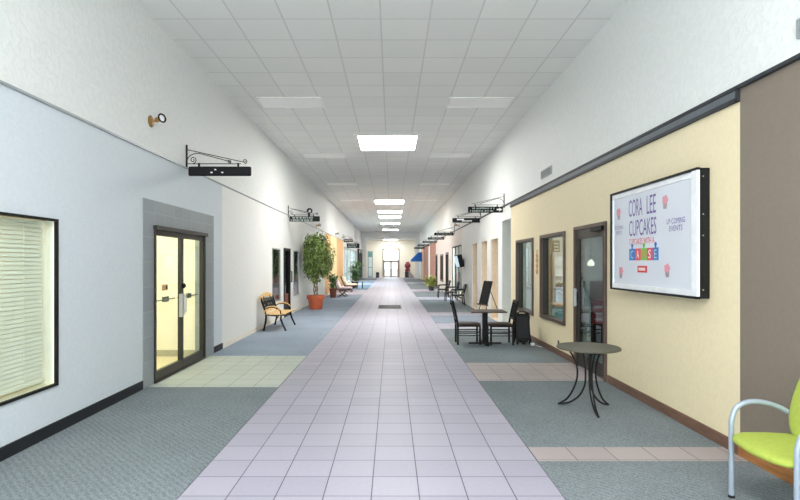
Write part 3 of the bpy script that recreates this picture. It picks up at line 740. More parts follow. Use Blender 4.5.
# ------------------------------------------------------------------ hanging signs
def spiral(c, r0, turns, ux, uz, start=0, n=22):
    out = []
    for i in range(n):
        t = i / (n - 1); a = start + t * turns * 2 * PI; r = r0 * (1 - .82 * t)
        out.append((c[0] + ux * r * math.cos(a), 0, c[1] + uz * r * math.sin(a)))
    return out
def sign(side, y, z0, w, h, label, letters='marks', arrow=False, ornament=False, color='white_print', plain_board=False):
    X, s = (XL, 1) if side == 'L' else (XR, -1)
    t = thing('hanging_sign', label, 'sign', (X, y, z0), group='hanging shop signs')
    # local x runs out from the wall after multiplying by s
    def P(x, z): return (s * x, 0, z)
    zh = h + .04
    b = B()
    b.box(0, s * .02, -.012, .012, zh - .07, zh + .27)
    b.tube([P(.02, zh), P(w * .84, zh)], .006, 6)
    b.tube([P(.02, zh + .2), P(w * .9, zh + .02)], .006, 6)
    arc = [P(.02 + w * .17 * (1 - math.cos(a)), zh + .05 + .1 * math.sin(a)) for a in [PI * .5 * k / 8 for k in range(9)]] + [P(w * .4, zh + .1), P(w * .68, zh + .03)]
    b.tube(arc, .006, 6)
    for c, r, st, tn in (((.1, zh + .055), .05, -PI / 2, 1.5), ((w * .66, zh + .03), .03, -PI / 2, 1.4), ((w * .9, zh + .035), .035, -PI / 2, 1.4)):
        B().tube(spiral(c, r, tn, s, 1, st), .006, 6).build('scroll', 'iron', t)
    b.build('bracket', 'iron', t)
    B().box(s * .035, s * w, -.025, .025, 0, h, bev=.018).build('board', 'black', t)
    for fx in (.2, .8):
        B().box(s * (w * fx - .012), s * (w * fx + .012), -.01, .01, h - .002, zh + .01).build('hanger', 'iron', t)
    x0, x1 = (s * .03, s * w) if s > 0 else (s * w, s * .03)
    b = B(); yf = -.0262
    if letters == 'marks':
        for (zz0, hh, u0, u1) in ((.58, .26, .12, .76), (.16, .24, .06, .74)):
            x = x0 + (x1 - x0) * u0
            while x < x0 + (x1 - x0) * u1:
                ww = random.uniform(.018, .04)
                b.box(x, x + ww * .8, yf, yf + .002, h * zz0, h * (zz0 + hh * random.uniform(.75, 1))); x += ww + random.choice((.008, .008, .03))
    elif letters == 'row':
        x = x0 + (x1 - x0) * .1
        while x < x0 + (x1 - x0) * .9:
            ww = random.uniform(.02, .045)
            b.box(x, x + ww * .8, yf, yf + .002, h * .34, h * (.34 + .36 * random.uniform(.8, 1))); x += ww + random.choice((.008, .03))
    elif letters == 'faint':
        for u in (.38, .44, .55): b.cushion((x0 + (x1 - x0) * u, yf, h * (.35 + .3 * (u == .44))), (.016, .0015, .01), 1, nu=10, nv=6)
    elif letters == 'short':
        x = x0 + (x1 - x0) * .16
        for k in range(6):
            b.box(x, x + .03, yf, yf + .002, h * .52, h * .84); x += .036
        x = x0 + (x1 - x0) * .34
        for k in range(8): b.box(x, x + .03, yf, yf + .002, h * .26, h * .46); x += .038
    b.build('lettering', color, t)
    if arrow:
        m = Matrix.Translation((x1 - .16, yf + .001, h * .5)) @ Matrix.Rotation(PI / 2, 4, 'X')
        B().prism([(0, -.018), (.06, -.018), (.06, -.045), (.13, 0), (.06, .045), (.06, .018), (0, .018)], m, .003).build('arrow', 'white_print', t)
    if ornament:
        b = B(); cx = s * w * .66
        b.box(cx - .03, cx + .03, -.015, .015, h, h + .1, bev=.008)
        pts = [(cx + .02 + .06 * math.cos(a), 0, h + .15 + .06 * math.sin(a)) for a in [PI * 1.15 - PI * 1.5 * k / 12 for k in range(13)]]
        b.tube(pts, [.03 - .001 * k for k in range(13)], 8)
        b.build('ornament', 'black', t)
sign('L', 7.53, 2.727, .93, .135, 'black hanging sign with faint marks, nearest on left wall', 'faint')
sign('L', 14.95, 2.66, .90, .15, 'dark hanging sign with pale lettering and curled ornament on top, left wall', ornament=True, color='pale_letter')
sign('L', 31.9, 2.75, .6, .17, 'smaller dark hanging sign over the cushioned benches, nearer of two', 'row')
sign('L', 34.2, 2.45, .86, .3, 'deep dark hanging sign with pale lettering near the tall plant', color='pale_letter')
sign('R', 12.57, 2.685, .87, .145, 'black hanging sign with white arrow, nearest on the right wall', arrow=True, color='pale_letter')
sign('R', 15.87, 2.70, .86, .14, 'dark hanging sign with short white lettering, second on the right wall', 'short')
for y, o in ((22.5, 'third'), (26.5, 'fourth'), (30.9, 'fifth'), (36.9, 'sixth')):
    sign('R', y, 2.66, .87, .12, 'dark hanging sign, %s along the right wall' % o, 'row', color='pale_letter')
sign('R', 42.5, 2.62, .87, .14, 'small dark hanging sign just before the blue awning', 'row', color='pale_letter')

# ------------------------------------------------------------------ brass spot lamps
def spot(side, y, z, label):
    s = 1 if side == 'L' else -1
    t = thing('spot_lamp', label, 'wall lamp', (XL if side == 'L' else XR, y, z), group='brass wall spot lamps')
    m = Matrix.Rotation(s * PI / 2, 4, 'Y')
    B().lathe([(0, 0), (.07, 0), (.072, .008), (.05, .022), (.02, .03), (0, .03)], mtx=m, seg=20).build('wall_plate', 'brass', t, smooth=True)
    B().tube([(s * .02, 0, 0), (s * .09, 0, -.005), (s * .11, 0, .02)], .012).build('arm', 'brass', t, smooth=True)
    d = Vector((s * .8, -.4, .12)).normalized()
    m = Matrix.Translation((s * .1, -.01, .02)) @ d.to_track_quat('Z', 'Y').to_matrix().to_4x4()
    B().lathe([(0, -.04), (.03, -.035), (.034, .03), (.046, .06), (.04, .062), (0, .04)], mtx=m, seg=18).build('lamp_head', 'brass', t, smooth=True)
    B().lathe([(0, .058), (.043, .056), (.043, .06), (0, .064)], mtx=m, seg=18).build('lens', 'white_plastic', t, smooth=True)  # white colour stands in for the reflection in the lens glass
    ring = [m @ Vector((.05 * math.cos(a), .05 * math.sin(a), .066)) for a in [2 * PI * k / 24 for k in range(25)]]
    B().tube(ring, .009, 8, cap=False).build('lens_ring', 'black', t, smooth=True)
spot('L', 6.42, 3.21, 'brass spot lamp high on the left wall, nearest the viewer')
spot('L', 20.5, 2.68 + .25, 'brass spot lamp on the left wall above the ficus')
spot('L', 27.6, 3.0, 'brass spot lamp on the left wall, nearer over the orange strips')
spot('L', 31.2, 3.0, 'brass spot lamp on the left wall, beyond the orange strips')
spot('R', 21.0, 2.98, 'brass spot lamp on the right wall above the hanging screen')

def vent(y0, y1, z0, z1, label):
    t = thing('wall_vent', label, 'vent', (XR, (y0 + y1) / 2, (z0 + z1) / 2)); w, h = (y1 - y0) / 2, (z1 - z0) / 2
    b = B(); b.box(-.02, 0, -w, -w + .02, -h, h); b.box(-.02, 0, w - .02, w, -h, h); b.box(-.02, 0, -w + .02, w - .02, -h, -h + .02); b.box(-.02, 0, -w + .02, w - .02, h - .02, h)
    b.build('frame', 'trim_grey', t)
    b = B()
    for i in range(6):
        z = -h + .03 + (2 * h - .06) * i / 5
        b.box(-.006, .006, -w + .02, w - .02, -.009, .009, Matrix.Translation((-.008, 0, z)) @ Matrix.Rotation(.7, 4, 'Y'))
    b.build('louvres', 'grille', t)
vent(8.85, 9.45, 2.985, 3.125, 'grey vent grille on the upper right wall above the yellow wall')
vent(2.9, 3.485, 2.965, 3.09, 'pale vent grille at the near right, above the brown wall')

# ------------------------------------------------------------------ cupcake light box
YA, YB, ZA, ZB = 6.22, 4.458, 1.185, 2.292
XF = 2.579
t = thing('lightbox_sign', 'wall light box advertising cupcakes, white face in a black case', 'sign', (XR, 5.34, 1.74))
B().box(XF + .024, XR - .001, YB, YA, ZA, ZB, bev=.004).build('case', 'black', t, world=True)
b = B(); f = .018
b.box(XF - .004, XF + .026, YB - .002, YA + .002, ZB - f, ZB + .004); b.box(XF - .004, XF + .026, YB - .002, YA + .002, ZA - .004, ZA + f); b.box(XF - .004, XF + .026, YA - f, YA + .002, ZA + f, ZB - f)
b.build('edge_strip', 'black', t, world=True)
b = B()
x = XF
for (o, i_, xx) in ((.0, .05, XF),):
    y0, y1, z0, z1 = YB, YA - f, ZA + f, ZB - f
    b.box(x, x + .024, y0, y0 + .085, z0, z1); b.box(x + .012, x + .024, y1 - .03, y1, z0, z1); b.box(x, x + .024, y0 + .085, y1 - .03, z0, z0 + .05); b.box(x + .012, x + .024, y0 + .085, y1 - .03, z1 - .05, z1)
bez = b.build('bezel', 'white_plastic', t, world=True)
B().box(XF + .022, XF + .03, YB + .075, YA - f - .03, ZA + f + .05, ZB - f - .05).build('face', 'sign_white', t, world=True)
b = B()
for z in (1.26, 1.72, 1.9, 2.22): b.lathe([(0, 0), (.006, 0), (.006, .004), (0, .004)], mtx=Matrix.Translation((2.63, YB - .002, z)) @ Matrix.Rotation(PI / 2, 4, 'X'), seg=8)
b.build('case_screw', 'steel', t, world=True)
XP = XF + .0195
def face(x, z): return (XP, x, z)
def ftext(s, px0, px1, z, h, mat, name='lettering'):
    ya, yb = XF * F / (px0 - CX), XF * F / (px1 - CX)
    b = B(); b.text(s, 0, 0, ya - yb, h, lambda u, v: (XP, ya - u, z + v))
    return b.build(name, mat, t, world=True, recalc=False)
ftext('CORA', 627.0, 640.5, 1.985, .185, 'purple'); ftext('LEE', 644.8, 653.8, 1.985, .185, 'purple')
ftext('CUPCAKES', 627.3, 654.3, 1.775, .17, 'purple')
ftext('CUPCAKES WITH A', 627.5, 652.3, 1.685, .062, 'red_print')
ftext('UP COMING', 664.5, 682.8, 1.85, .05, 'purple'); ftext('EVENTS', 667.2, 680.2, 1.782, .05, 'purple')
ftext('UP COMING', 612.9, 621.5, 1.87, .042, 'grey_print'); ftext('EVENTS', 614.3, 620.3, 1.81, .042, 'grey_print')
ys = [XF * F / (p - CX) for p in (627.4, 633.2, 639.0, 644.8, 650.6, 656.4)]
for i, (ch, mt) in enumerate(zip('CAUSE', ('blue_print', 'red_print', 'green_print', 'red_print', 'blue_print'))):
    y1, y0 = ys[i] - .002, ys[i + 1] + .002
    b = B(); b.box(XP - .0005, XP + .003, y0, y1, 1.515, 1.64)
    if i in (0, 2, 4):
        yc = (y0 + y1) / 2
        b.box(XP - .0005, XP + .003, yc - .012, yc + .012, 1.638, 1.662)
        b.lathe([(0, 0), (.022, 0), (.022, .003), (0, .003)], mtx=Matrix.Translation((XP + .0025, yc, 1.672)) @ Matrix.Rotation(-PI / 2, 4, 'Y'), seg=16)
    blk = b.build('puzzle_block', mt, t, world=True); blk['_loc'] = t['_loc']
    b = B(); w = (y1 - y0) * .45; yc = (y0 + y1) / 2
    b.text(ch, 0, 0, w, .085, lambda u, v: (XP - .0012, yc + w / 2 - u, 1.535 + v))
    b.build('block_letter', ('pale_letter', 'white_print', 'red_print', 'white_print', 'pale_letter')[i], blk, world=True, recalc=False)
ya, yb = XF * F / (635.6 - CX), XF * F / (645 - CX)
b = B(); b.box(XP - .0005, XP + .003, yb, ya, 1.388, 1.458, bev=.0012)
bd = b.build('badge', 'red', t, world=True); bd['_loc'] = t['_loc']
b = B(); n = 6
for k in range(n):
    y = ya - .03 - (ya - yb - .06) * k / n
    b.box(XP - .0012, XP - .0006, y - .016, y, 1.408, 1.438)
b.build('badge_print', 'white_print', bd, world=True)
for px, py in ((617, 214), (663, 202), (619.3, 272.3), (665, 270.4)):
    y = XF * F / (px - CX); z = zz(py, y); q = 1.0
    m = Matrix.Translation((XP + .002, y, z)) @ Matrix.Rotation(-PI / 2, 4, 'Y') @ Matrix.Rotation(-PI / 2 + random.uniform(-.3, .3), 4, 'Z')
    cp = B().prism([(-.025, -.065), (.025, -.065), (.036, -.01), (-.036, -.01)], m, .003).build('cupcake_print', 'grey_icing', t, world=True); cp['_loc'] = t['_loc']
    pts = [(.048 * math.cos(a) * (1 + .12 * math.cos(5 * a)), .02 + .042 * math.sin(a) * (1 + .12 * math.cos(5 * a))) for a in [2 * PI * k / 30 for k in range(30)]]
    B().prism(pts, m @ Matrix.Translation((0, 0, .0008)), .003).build('icing', 'pink_icing', cp, world=True)

# small wall things, right
t = thing('wall_ornament', 'narrow tan ornament hanging between the two brown framed windows', 'ornament', (XR, 9.75, 1.5))
b = B()
for dz, rr in ((.13, .045), (.04, .06), (-.06, .05), (-.16, .06)):
    b.lathe([(0, 0), (rr, 0), (rr * .9, .012), (rr * .5, .02), (0, .022)], mtx=Matrix.Translation((-.001, 0, dz)) @ Matrix.Rotation(-PI / 2, 4, 'Y'), seg=14)
b.build('plaques', 'tan_wood', t)
B().box(-.008, -.001, -.008, .008, -.22, .23).build('stem', 'brown_frame', t)
t = thing('wall_outlet', 'small dark outlet low on the pale yellow wall below the window', 'outlet', (XR, 8.5, .19))
B().box(-.006, 0, -.035, .035, -.05, .05, bev=.002).build('cover_plate', 'trim_dark', t)
b = B(); b.box(-.008, -.006, -.014, .014, .012, .034); b.box(-.008, -.006, -.014, .014, -.034, -.012); b.build('sockets', 'black', t)
t = thing('hanging_screen', 'black television on a bracket high on the right wall', 'television', (XR, 19.6, 1.55))
m = Matrix.Translation((-.24, 0, 0)) @ Matrix.Rotation(math.radians(5), 4, 'Z') @ Matrix.Rotation(math.radians(-14), 4, 'Y')
B().box(-.03, .15, -.32, .32, -.23, .23, m, bev=.02).build('housing', 'black', t)
B().box(-.034, -.03, -.29, .29, -.2, .2, m).build('screen', 'screen', t)
b = B(); b.box(-.012, 0, -.08, .08, -.1, .1); b.tube([(0, 0, 0), (-.16, 0, 0)], .025); b.build('bracket', 'iron', t)
t = thing('floor_grate', 'dark rectangular grate set in the walkway tiles', 'grate', (-.06, 17.9, 0))
b = B(); b.box(-.39, .39, -.7, .7, 0, .006); b.build('plate', 'grate', t)
b = B()
for i in range(14): b.box(-.36, .36, -.66 + .1 * i, -.62 + .1 * i, .006, .012)
b.build('bars', 'iron', t)

# ------------------------------------------------------------------ wooden bench
def make_bench():
    t = thing('park_bench', 'golden slatted park bench with black iron arms beside the tall panes', 'bench', (-2.55, 12.1, 0), 0)
    for k, y in enumerate((-.56, .56)):
        b = B()
        b.tube([(-.31, y, .73), (-.28, y, .62), (-.23, y, .48), (-.2, y, .37)], .019, 8)
        b.tube([(-.2, y, .37), (-.19, y, .3), (-.2, y, .2), (-.23, y, .08), (-.245, y, .0)], [.019, .022, .022, .019, .024], 8)
        b.tube([(-.2, y, .355), (0, y, .335), (.16, y, .355), (.2, y, .35)], .018, 8)
        b.tube([(.14, y, .35), (.13, y, .26), (.17, y, .15), (.22, y, .05), (.235, y, .0)], [.018, .022, .022, .019, .024], 8)
        b.tube(spiral_y((.05, .3), .035, y), .008, 6)
        b.tube([(-.24, y, .46), (-.16, y, .51), (-.04, y, .52), (.07, y, .49), (.12, y, .44), (.13, y, .36)], .013, 8)
        b.build('side_frame', 'iron', t, smooth=True)
        b = B(); b.tube([(-.2, y, .495), (-.15, y, .53), (-.04, y, .54), (.06, y, .515), (.115, y, .46)], .015, 8)
        b.build('armrest', 'bench_wood', t, smooth=True)
    for i in range(6):
        x = -.17 + .073 * i
        B().box(x - .03, x + .03, -.58, .58, .352 + .01 * (i in (0, 5)), .37 + .01 * (i in (0, 5)), bev=.005).build('seat_slat', 'bench_wood', t)
    # back: arched top rail, lower rail, iron lattice between
    def bx(z): return -.2 - .11 * (z - .37) / .36
    top = []
    for i in range(21):
        y = -.58 + 1.16 * i / 20; z = .70 + .075 * math.cos(y / .58 * PI / 2)
        top.append((bx(z), y, z))
    b = B()
    for p, q in zip(top, top[1:]):
        for s_ in (0,):
            v = []
            for (P_, zz_) in ((p, -.04), (q, -.04), (q, .04), (p, .04)): v.append((P_[0], P_[1], P_[2] + zz_))
            f0 = v; f1 = [(a - .022, c, d) for a, c, d in v]
            b._add(f0 + f1, [(0, 1, 2, 3), (7, 6, 5, 4), (0, 4, 5, 1), (3, 2, 6, 7), (0, 3, 7, 4), (1, 5, 6, 2)])
    b.build('top_rail', 'bench_wood', t)
    for z in (.43,):
        B().box(bx(z) - .01, bx(z) + .012, -.58, .58, z - .03, z + .03, bev=.004).build('lower_rail', 'bench_wood', t)
    b = B()
    for i in range(11):
        y = -.5 + .1 * i
        for sgn in (1, -1):
            y2 = y + sgn * .12
            if abs(y2) < .55: b.tube([(bx(.46), y, .46), (bx(.69), y2, .69)], .008, 6)
    for y in (-.3, 0, .3):
        b.tube([(bx(.57 + .08 * math.sin(a)) + .004, y + .08 * math.cos(a), .57 + .08 * math.sin(a)) for a in [2 * PI * k / 18 for k in range(19)]], .009, 6, cap=False)
    b.build('iron_lattice', 'iron', t)
    for y in (-.3, .3):
        B().tube([(bx(.42), y, .42), (bx(.74), y, .735)], .011, 6).build('upright', 'iron', t)
    return t
def spiral_y(c, r0, y, n=18):
    return [(c[0] + r0 * (1 - .8 * i / n) * math.cos(2 * PI * 1.3 * i / n), y, c[1] + r0 * (1 - .8 * i / n) * math.sin(2 * PI * 1.3 * i / n)) for i in range(n)]
make_bench()

# ------------------------------------------------------------------ plants
def leaf(b, p, d, up, L, W, bend=.25):
    d = d.normalized(); s = d.cross(up)
    if s.length < 1e-3: s = d.cross(Vector((1, 0, 0)))
    s.normalize(); n = s.cross(d)
    p1 = p + d * L * .45 - n * L * .02; p2 = p + d * L - n * L * bend
    v = [b.bm.verts.new(q) for q in (p, p1 + s * W / 2 + n * W * .12, p2, p1 - s * W / 2 + n * W * .12, p1)]
    b.bm.faces.new((v[0], v[1], v[4])); b.bm.faces.new((v[1], v[2], v[4])); b.bm.faces.new((v[4], v[2], v[3])); b.bm.faces.new((v[0], v[4], v[3]))
t = thing('potted_ficus', 'tall bushy ficus tree in a terracotta pot by the left wall', 'plant', (-2.44, 17.0, 0))
B().lathe([(0, 0), (.19, 0), (.205, .02), (.25, .34), (.285, .34), (.29, .45), (.265, .455), (.255, .4), (0, .4)], seg=32).build('pot', 'terracotta', t, smooth=True)
B().lathe([(.25, .405), (.18, .42), (0, .425)], seg=20).build('soil', 'soil', t)
b = B()
for k, (ax, ay) in enumerate(((.05, .0), (-.05, .03), (.0, -.05), (.02, .06))):
    pts = []
    for i in range(9):
        f = i / 8; a = 2.2 * f * PI + k * PI / 2
        rad = .045 + .03 * f + .1 * max(0, f - .6)
        pts.append((ax * .3 + rad * math.cos(a), ay * .3 + rad * math.sin(a), .4 + .95 * f))
    b.tube(pts, [.024 - .010 * i / 8 for i in range(9)], 7)
for k in range(16):
    a = random.uniform(0, 2 * PI); z = random.uniform(.9, 1.3); r = random.uniform(.2, .36)
    b.tube([(.04 * math.cos(a), .04 * math.sin(a), z), (r * .5 * math.cos(a), r * .5 * math.sin(a), z + .25), (r * math.cos(a), r * math.sin(a), z + random.uniform(.4, .95))], [.012, .008, .004], 5)
b.build('trunk', 'bark', t, smooth=True)
b = B(); cnt = 0
while cnt < 3800:
    u = Vector((random.uniform(-1, 1), random.uniform(-1, 1), random.uniform(-1, 1)))
    if u.length > 1 or u.length < .35: continue
    # clumpy ball, narrower below
    lump = 1 + .16 * math.sin(5 * u.x + 2) * math.sin(4 * u.z) + .1 * math.sin(9 * u.y + 4 * u.z)
    p = Vector((u.x * .53 * lump, u.y * .53 * lump, 1.72 + u.z * .76 * lump))
    if u.z < -.5: p.x *= 1 - .3 * (-u.z - .5); p.y *= 1 - .3 * (-u.z - .5)
    p.x = max(p.x, -.325 + random.uniform(0, .12))
    d = Vector((u.x + random.uniform(-.6, .6), u.y + random.uniform(-.6, .6), random.uniform(-.9, .25)))
    leaf(b, p, d, Vector((random.uniform(-.4, .4), random.uniform(-.4, .4), 1)), random.uniform(.09, .15), random.uniform(.042, .068)); cnt += 1
b.build('foliage', 'leaf', t, recalc=False)

def bushy(name, label, loc, pot_r, pot_h, potm, leafm, n, spread, height, L, W, stems=6, zlow=.0):
    t = thing(name, label, 'plant', loc)
    B().lathe([(0, 0), (pot_r * .72, 0), (pot_r * .75, .02), (pot_r * .92, pot_h * .8), (pot_r, pot_h * .8), (pot_r, pot_h), (pot_r * .88, pot_h), (pot_r * .86, pot_h * .9), (0, pot_h * .9)], seg=22).build('pot', potm, t, smooth=True)
    b = B(); tips = []
    for k in range(stems):
        a = 2 * PI * k / stems + random.uniform(-.3, .3); r = spread * random.uniform(.3, .8)
        tip = (r * math.cos(a), r * math.sin(a), pot_h + height * random.uniform(.65, .95))
        b.tube([(.03 * math.cos(a), .03 * math.sin(a), pot_h * .85), (r * .4 * math.cos(a), r * .4 * math.sin(a), pot_h + height * .45), tip], [.012, .009, .005], 5); tips.append(tip)
    b.build('stems', 'bark', t)
    b = B()
    for i in range(n):
        tp = random.choice(tips); f = random.uniform(zlow, 1)
        p = Vector((tp[0] * (.25 + .8 * f), tp[1] * (.25 + .8 * f), pot_h + (tp[2] - pot_h) * f)) + Vector((random.uniform(-1, 1), random.uniform(-1, 1), random.uniform(-.5, .5))) * spread * .25
        d = Vector((p.x + random.uniform(-.3, .3), p.y + random.uniform(-.3, .3), random.uniform(-.1, .5)))
        leaf(b, p, d, Vector((random.uniform(-.2, .2), random.uniform(-.2, .2), 1)), L * random.uniform(.7, 1.2), W * random.uniform(.8, 1.2), .35)
    b.build('foliage', leafm, t, recalc=False)
bushy('potted_plant', 'small dark leafy plant in a dark red pot behind the ficus', (-2.5, 22.6, 0), .17, .4, 'clay_dark', 'leaf_dark', 260, .2, .75, .17, .06)
bushy('potted_plant', 'tall broad leafed plant against the pale left shop window', (-2.2, 31.8, 0), .22, .4, 'bin', 'leaf_dark', 240, .42, 1.15, .3, .13, 8)
bushy('potted_plant', 'yellow green plant in a dark pot by the right wall', (2.15, 28.5, 0), .17, .24, 'bin', 'leaf_light', 420, .38, .5, .2, .08, 9)

# ------------------------------------------------------------------ cushioned benches on the left
def lounge(loc, label, cm, group):
    t = thing('cushioned_bench', label, 'bench', loc, 0, group)
    for y in (-.45, .45):
        b = B()
        b.tube([(-.42, y, .78), (-.3, y, .5), (-.2, y, .3), (.05, y, .27), (.4, y, .33)], .022, 8)
        b.tube([(-.12, y, .28), (-.02, y, .14), (.16, y, .0)], .02, 8); b.tube([(.16, y, .29), (.05, y, .14), (-.14, y, .0)], .02, 8)
        b.build('side_frame', 'dark_wood', t, smooth=True)
    b = B()
    for i in range(6):
        f = i / 5; b.box(-.43 + .2 * f - .01, -.43 + .2 * f + .012, -.47, .47, .74 - .44 * f, .79 - .44 * f)
    for i in range(6):
        x = -.16 + .1 * i; b.box(x - .035, x + .035, -.47, .47, .285, .305)
    b.build('slats', 'dark_wood', t)
    m = Matrix.Rotation(math.radians(-27), 4, 'Y')
    B().cushion((-.23, 0, .56), (.06, .42, .28), .3, m).build('back_cushion', cm, t, smooth=True)
    B().cushion((.12, 0, .36), (.3, .42, .06), .3).build('seat_cushion', cm, t, smooth=True)
lounge((-2.2, 23.9, 0), 'dark wooden bench with mauve flowered cushions by the orange wall', 'cushion_pink', 'cushioned benches on the left')
lounge((-2.2, 27.6, 0), 'dark wooden bench with cream cushions, behind the mauve one', 'cushion_cream', 'cushioned benches on the left')
t = thing('side_table', 'low dark table beyond the cream cushioned bench', 'table', (-1.95, 30.6, 0))
B().box(-.3, .3, -.25, .25, .4, .43, bev=.006).build('tabletop', 'steel', t)
for x in (-.26, .26):
    for y in (-.21, .21): B().tube([(x, y, 0), (x, y, .4)], .018, 8).build('leg', 'iron', t)

# ------------------------------------------------------------------ dining set
t = thing('dining_table', 'walnut topped pedestal table between the two black chairs', 'table', (1.72, 9.72, 0))
B().box(-.29, .36, -.26, .26, .59, .613, bev=.006).build('tabletop', 'walnut', t)
B().box(-.045, .045, -.045, .045, .03, .59, bev=.004).build('column', 'black', t)
b = B(); b.box(-.3, .3, -.03, .03, 0, .03, bev=.004); b.box(-.03, .03, -.3, .3, 0, .032, bev=.004); b.build('base', 'black', t)
def make_dining_chair(label):
    t = thing('dining_chair', label, 'chair', (0, 0, 0), 0, 'black dining chairs at the walnut table')
    # faces +x
    B().cushion((.01, 0, .375), (.215, .19, .02), .25).build('seat', 'walnut', t, smooth=True)
    b = B(); b.box(-.19, .2, -.175, -.155, .33, .36); b.box(-.19, .2, .155, .175, .33, .36); b.box(.185, .205, -.155, .155, .33, .36); b.box(-.205, -.185, -.155, .155, .33, .36)
    b.build('seat_frame', 'black', t)
    for y in (-.165, .165):
        b = B(); b.tube([(-.2, y, 0), (-.2, y, .36), (-.215, y, .45), (-.25, y, .62), (-.295, y, .8)], .019, 8); b.build('leg', 'black', t, smooth=True)
        b = B(); b.tube([(.2, y, 0), (.2, y, .36)], .018, 8); b.build('leg', 'black', t, smooth=True)
        b = B(); b.tube([(-.2, y, .24), (.2, y, .24)], .009, 6); b.tube([(-.2, y, .17), (.2, y, .17)], .009, 6); b.build('side_stretcher', 'black', t)
    b = B(); b.tube([(.2, -.165, .21), (.2, .165, .21)], .009, 6); b.build('front_stretcher', 'black', t)
    def bx(z): return -.215 - .08 * (z - .45) / .35
    b = B()
    for z, h in ((.78, .05), (.47, .03)):
        b.box(-.012, .012, -.16, .16, -h / 2, h / 2, Matrix.Translation((bx(z), 0, z)) @ Matrix.Rotation(-.22, 4, 'Y'))
    b.build('back_rail', 'black', t)
    for y in (-.1, -.05, 0, .05, .1):
        b = B(); b.box(-.006, .006, y - .009, y + .009, -.155, .155, Matrix.Translation((bx(.62), 0, .62)) @ Matrix.Rotation(-.22, 4, 'Y')); b.build('back_slat', 'black', t)
    return t
c1 = make_dining_chair('black dining chair on the walkway side of the walnut table')
c1.location = Vector((1.405, 9.74, 0)) * K
copy_thing(c1, (1.997, 9.70, 0), PI, 'black dining chair on the wall side of the walnut table')
# table-top easel with a black board
t = thing('easel', 'small easel holding a black board, standing on the walnut table', 'easel', (1.74, 9.86, .616))
rz = Matrix.Rotation(math.radians(-62), 4, 'Z')          # board faces mostly toward the walkway
def E(x, y, z): return rz @ Vector((x, y, z))
for x in (-.1, .1): B().tube([E(x, -.05, 0), E(x * .75, .09, .48)], .009, 6).build('front_leg', 'dark_wood', t)
B().tube([E(0, .3, 0), E(0, .08, .46)], .009, 6).build('rear_leg', 'dark_wood', t)
m = rz @ Matrix.Translation((0, -.035, .1)) @ Matrix.Rotation(math.radians(-16), 4, 'X')
B().box(-.125, .125, -.012, .006, 0, .45, m, bev=.004).build('board', 'black', t)
B().box(-.14, .14, -.05, .01, -.02, 0, m).build('ledge', 'dark_wood', t)
# standing A sign
t = thing('sandwich_board', 'black plastic folding floor sign standing behind the dining chair', 'floor sign', (2.41, 9.75, 0))
for k, s in ((0, -1), (1, 1)):
    m = Matrix.Translation((0, s * .14, 0)) @ Matrix.Rotation(s * math.radians(13), 4, 'X') @ Matrix.Rotation(PI / 2, 4, 'X')
    w = .138
    out = [(-w, 0), (-w + .04, 0), (-w + .05, .085), (-w + .1, .085), (-w + .11, .0), (w - .11, .0), (w - .1, .085), (w - .05, .085), (w - .04, 0), (w, 0), (w, .1), (w - .012, .2), (w - .012, .42), (w, .5), (w - .01, .56), (w - .03, .59)]
    out += [(.06, .59), (.06, .565), (-.06, .565), (-.06, .59), (-w + .03, .59), (-w + .01, .56), (-w, .5), (-w + .012, .42), (-w + .012, .2), (-w, .1)]
    b = B(); b.prism(out, m @ Matrix.Translation((0, 0, -.01)), .02)
    pn = b.build('panel', 'black', t)
    B().box(-.1, .1, .12, .51, .0095 if s < 0 else -.0135, .0135 if s < 0 else -.0095, m).build('poster_field', 'black_rubber', pn)
    B().box(-.07, .07, .59, .605, -.01, .01, m).build('grip', 'black', pn)
t = thing('floor_plug', 'small white plug lead on the carpet beside the standing black sign', 'plug', (2.6, 9.35, .005))
B().tube([(-.05, .15, .012), (-.02, .05, .012), (.0, -.05, .012), (.03, -.1, .012)], .007, 6).build('cord', 'white_plastic', t)
B().box(-.09, -.03, .13, .2, 0, .04, bev=.006).build('plug', 'white_plastic', t)

# ------------------------------------------------------------------ bistro table
t = thing('bistro_table', 'round bronze bistro table with curved iron legs by the glass door', 'table', (2.0, 5.364, 0))
B().lathe([(0, .615), (.295, .615), (.309, .62), (.311, .632), (.303, .64), (0, .64)], seg=56).build('tabletop', 'bistro_top', t, smooth=True)
B().tube([(.2 * math.cos(a), .2 * math.sin(a), .608) for a in [2 * PI * k / 32 for k in range(33)]], .007, 6, cap=False).build('support_ring', 'iron', t)
def smoothpts(pts, n=6):
    out = []; P = [pts[0]] + list(pts) + [pts[-1]]
    for i in range(1, len(P) - 2):
        for k in range(n):
            f = k / n; a, b_, c, d = (Vector(P[i + j]) for j in (-1, 0, 1, 2))
            out.append(.5 * ((2 * b_) + (c - a) * f + (2 * a - 5 * b_ + 4 * c - d) * f * f + (3 * b_ - a - 3 * c + d) * f ** 3))
    out.append(Vector(pts[-1])); return out
for deg in (143, 267, 30):
    a = math.radians(deg); cs, sn = math.cos(a), math.sin(a)
    b = B()
    for prof, off in (([(.215, .61), (.16, .53), (.115, .42), (.115, .3), (.16, .17), (.225, .07), (.31, .008)], .0), ([(.06, .61), (.035, .5), (.028, .38), (.035, .25), (.09, .13), (.19, .045), (.31, .006)], .0)):
        b.tube(smoothpts([(r_ * cs - off * sn, r_ * sn + off * cs, z) for r_, z in prof]), .0095, 8)
    b.build('leg', 'iron', t, smooth=True)

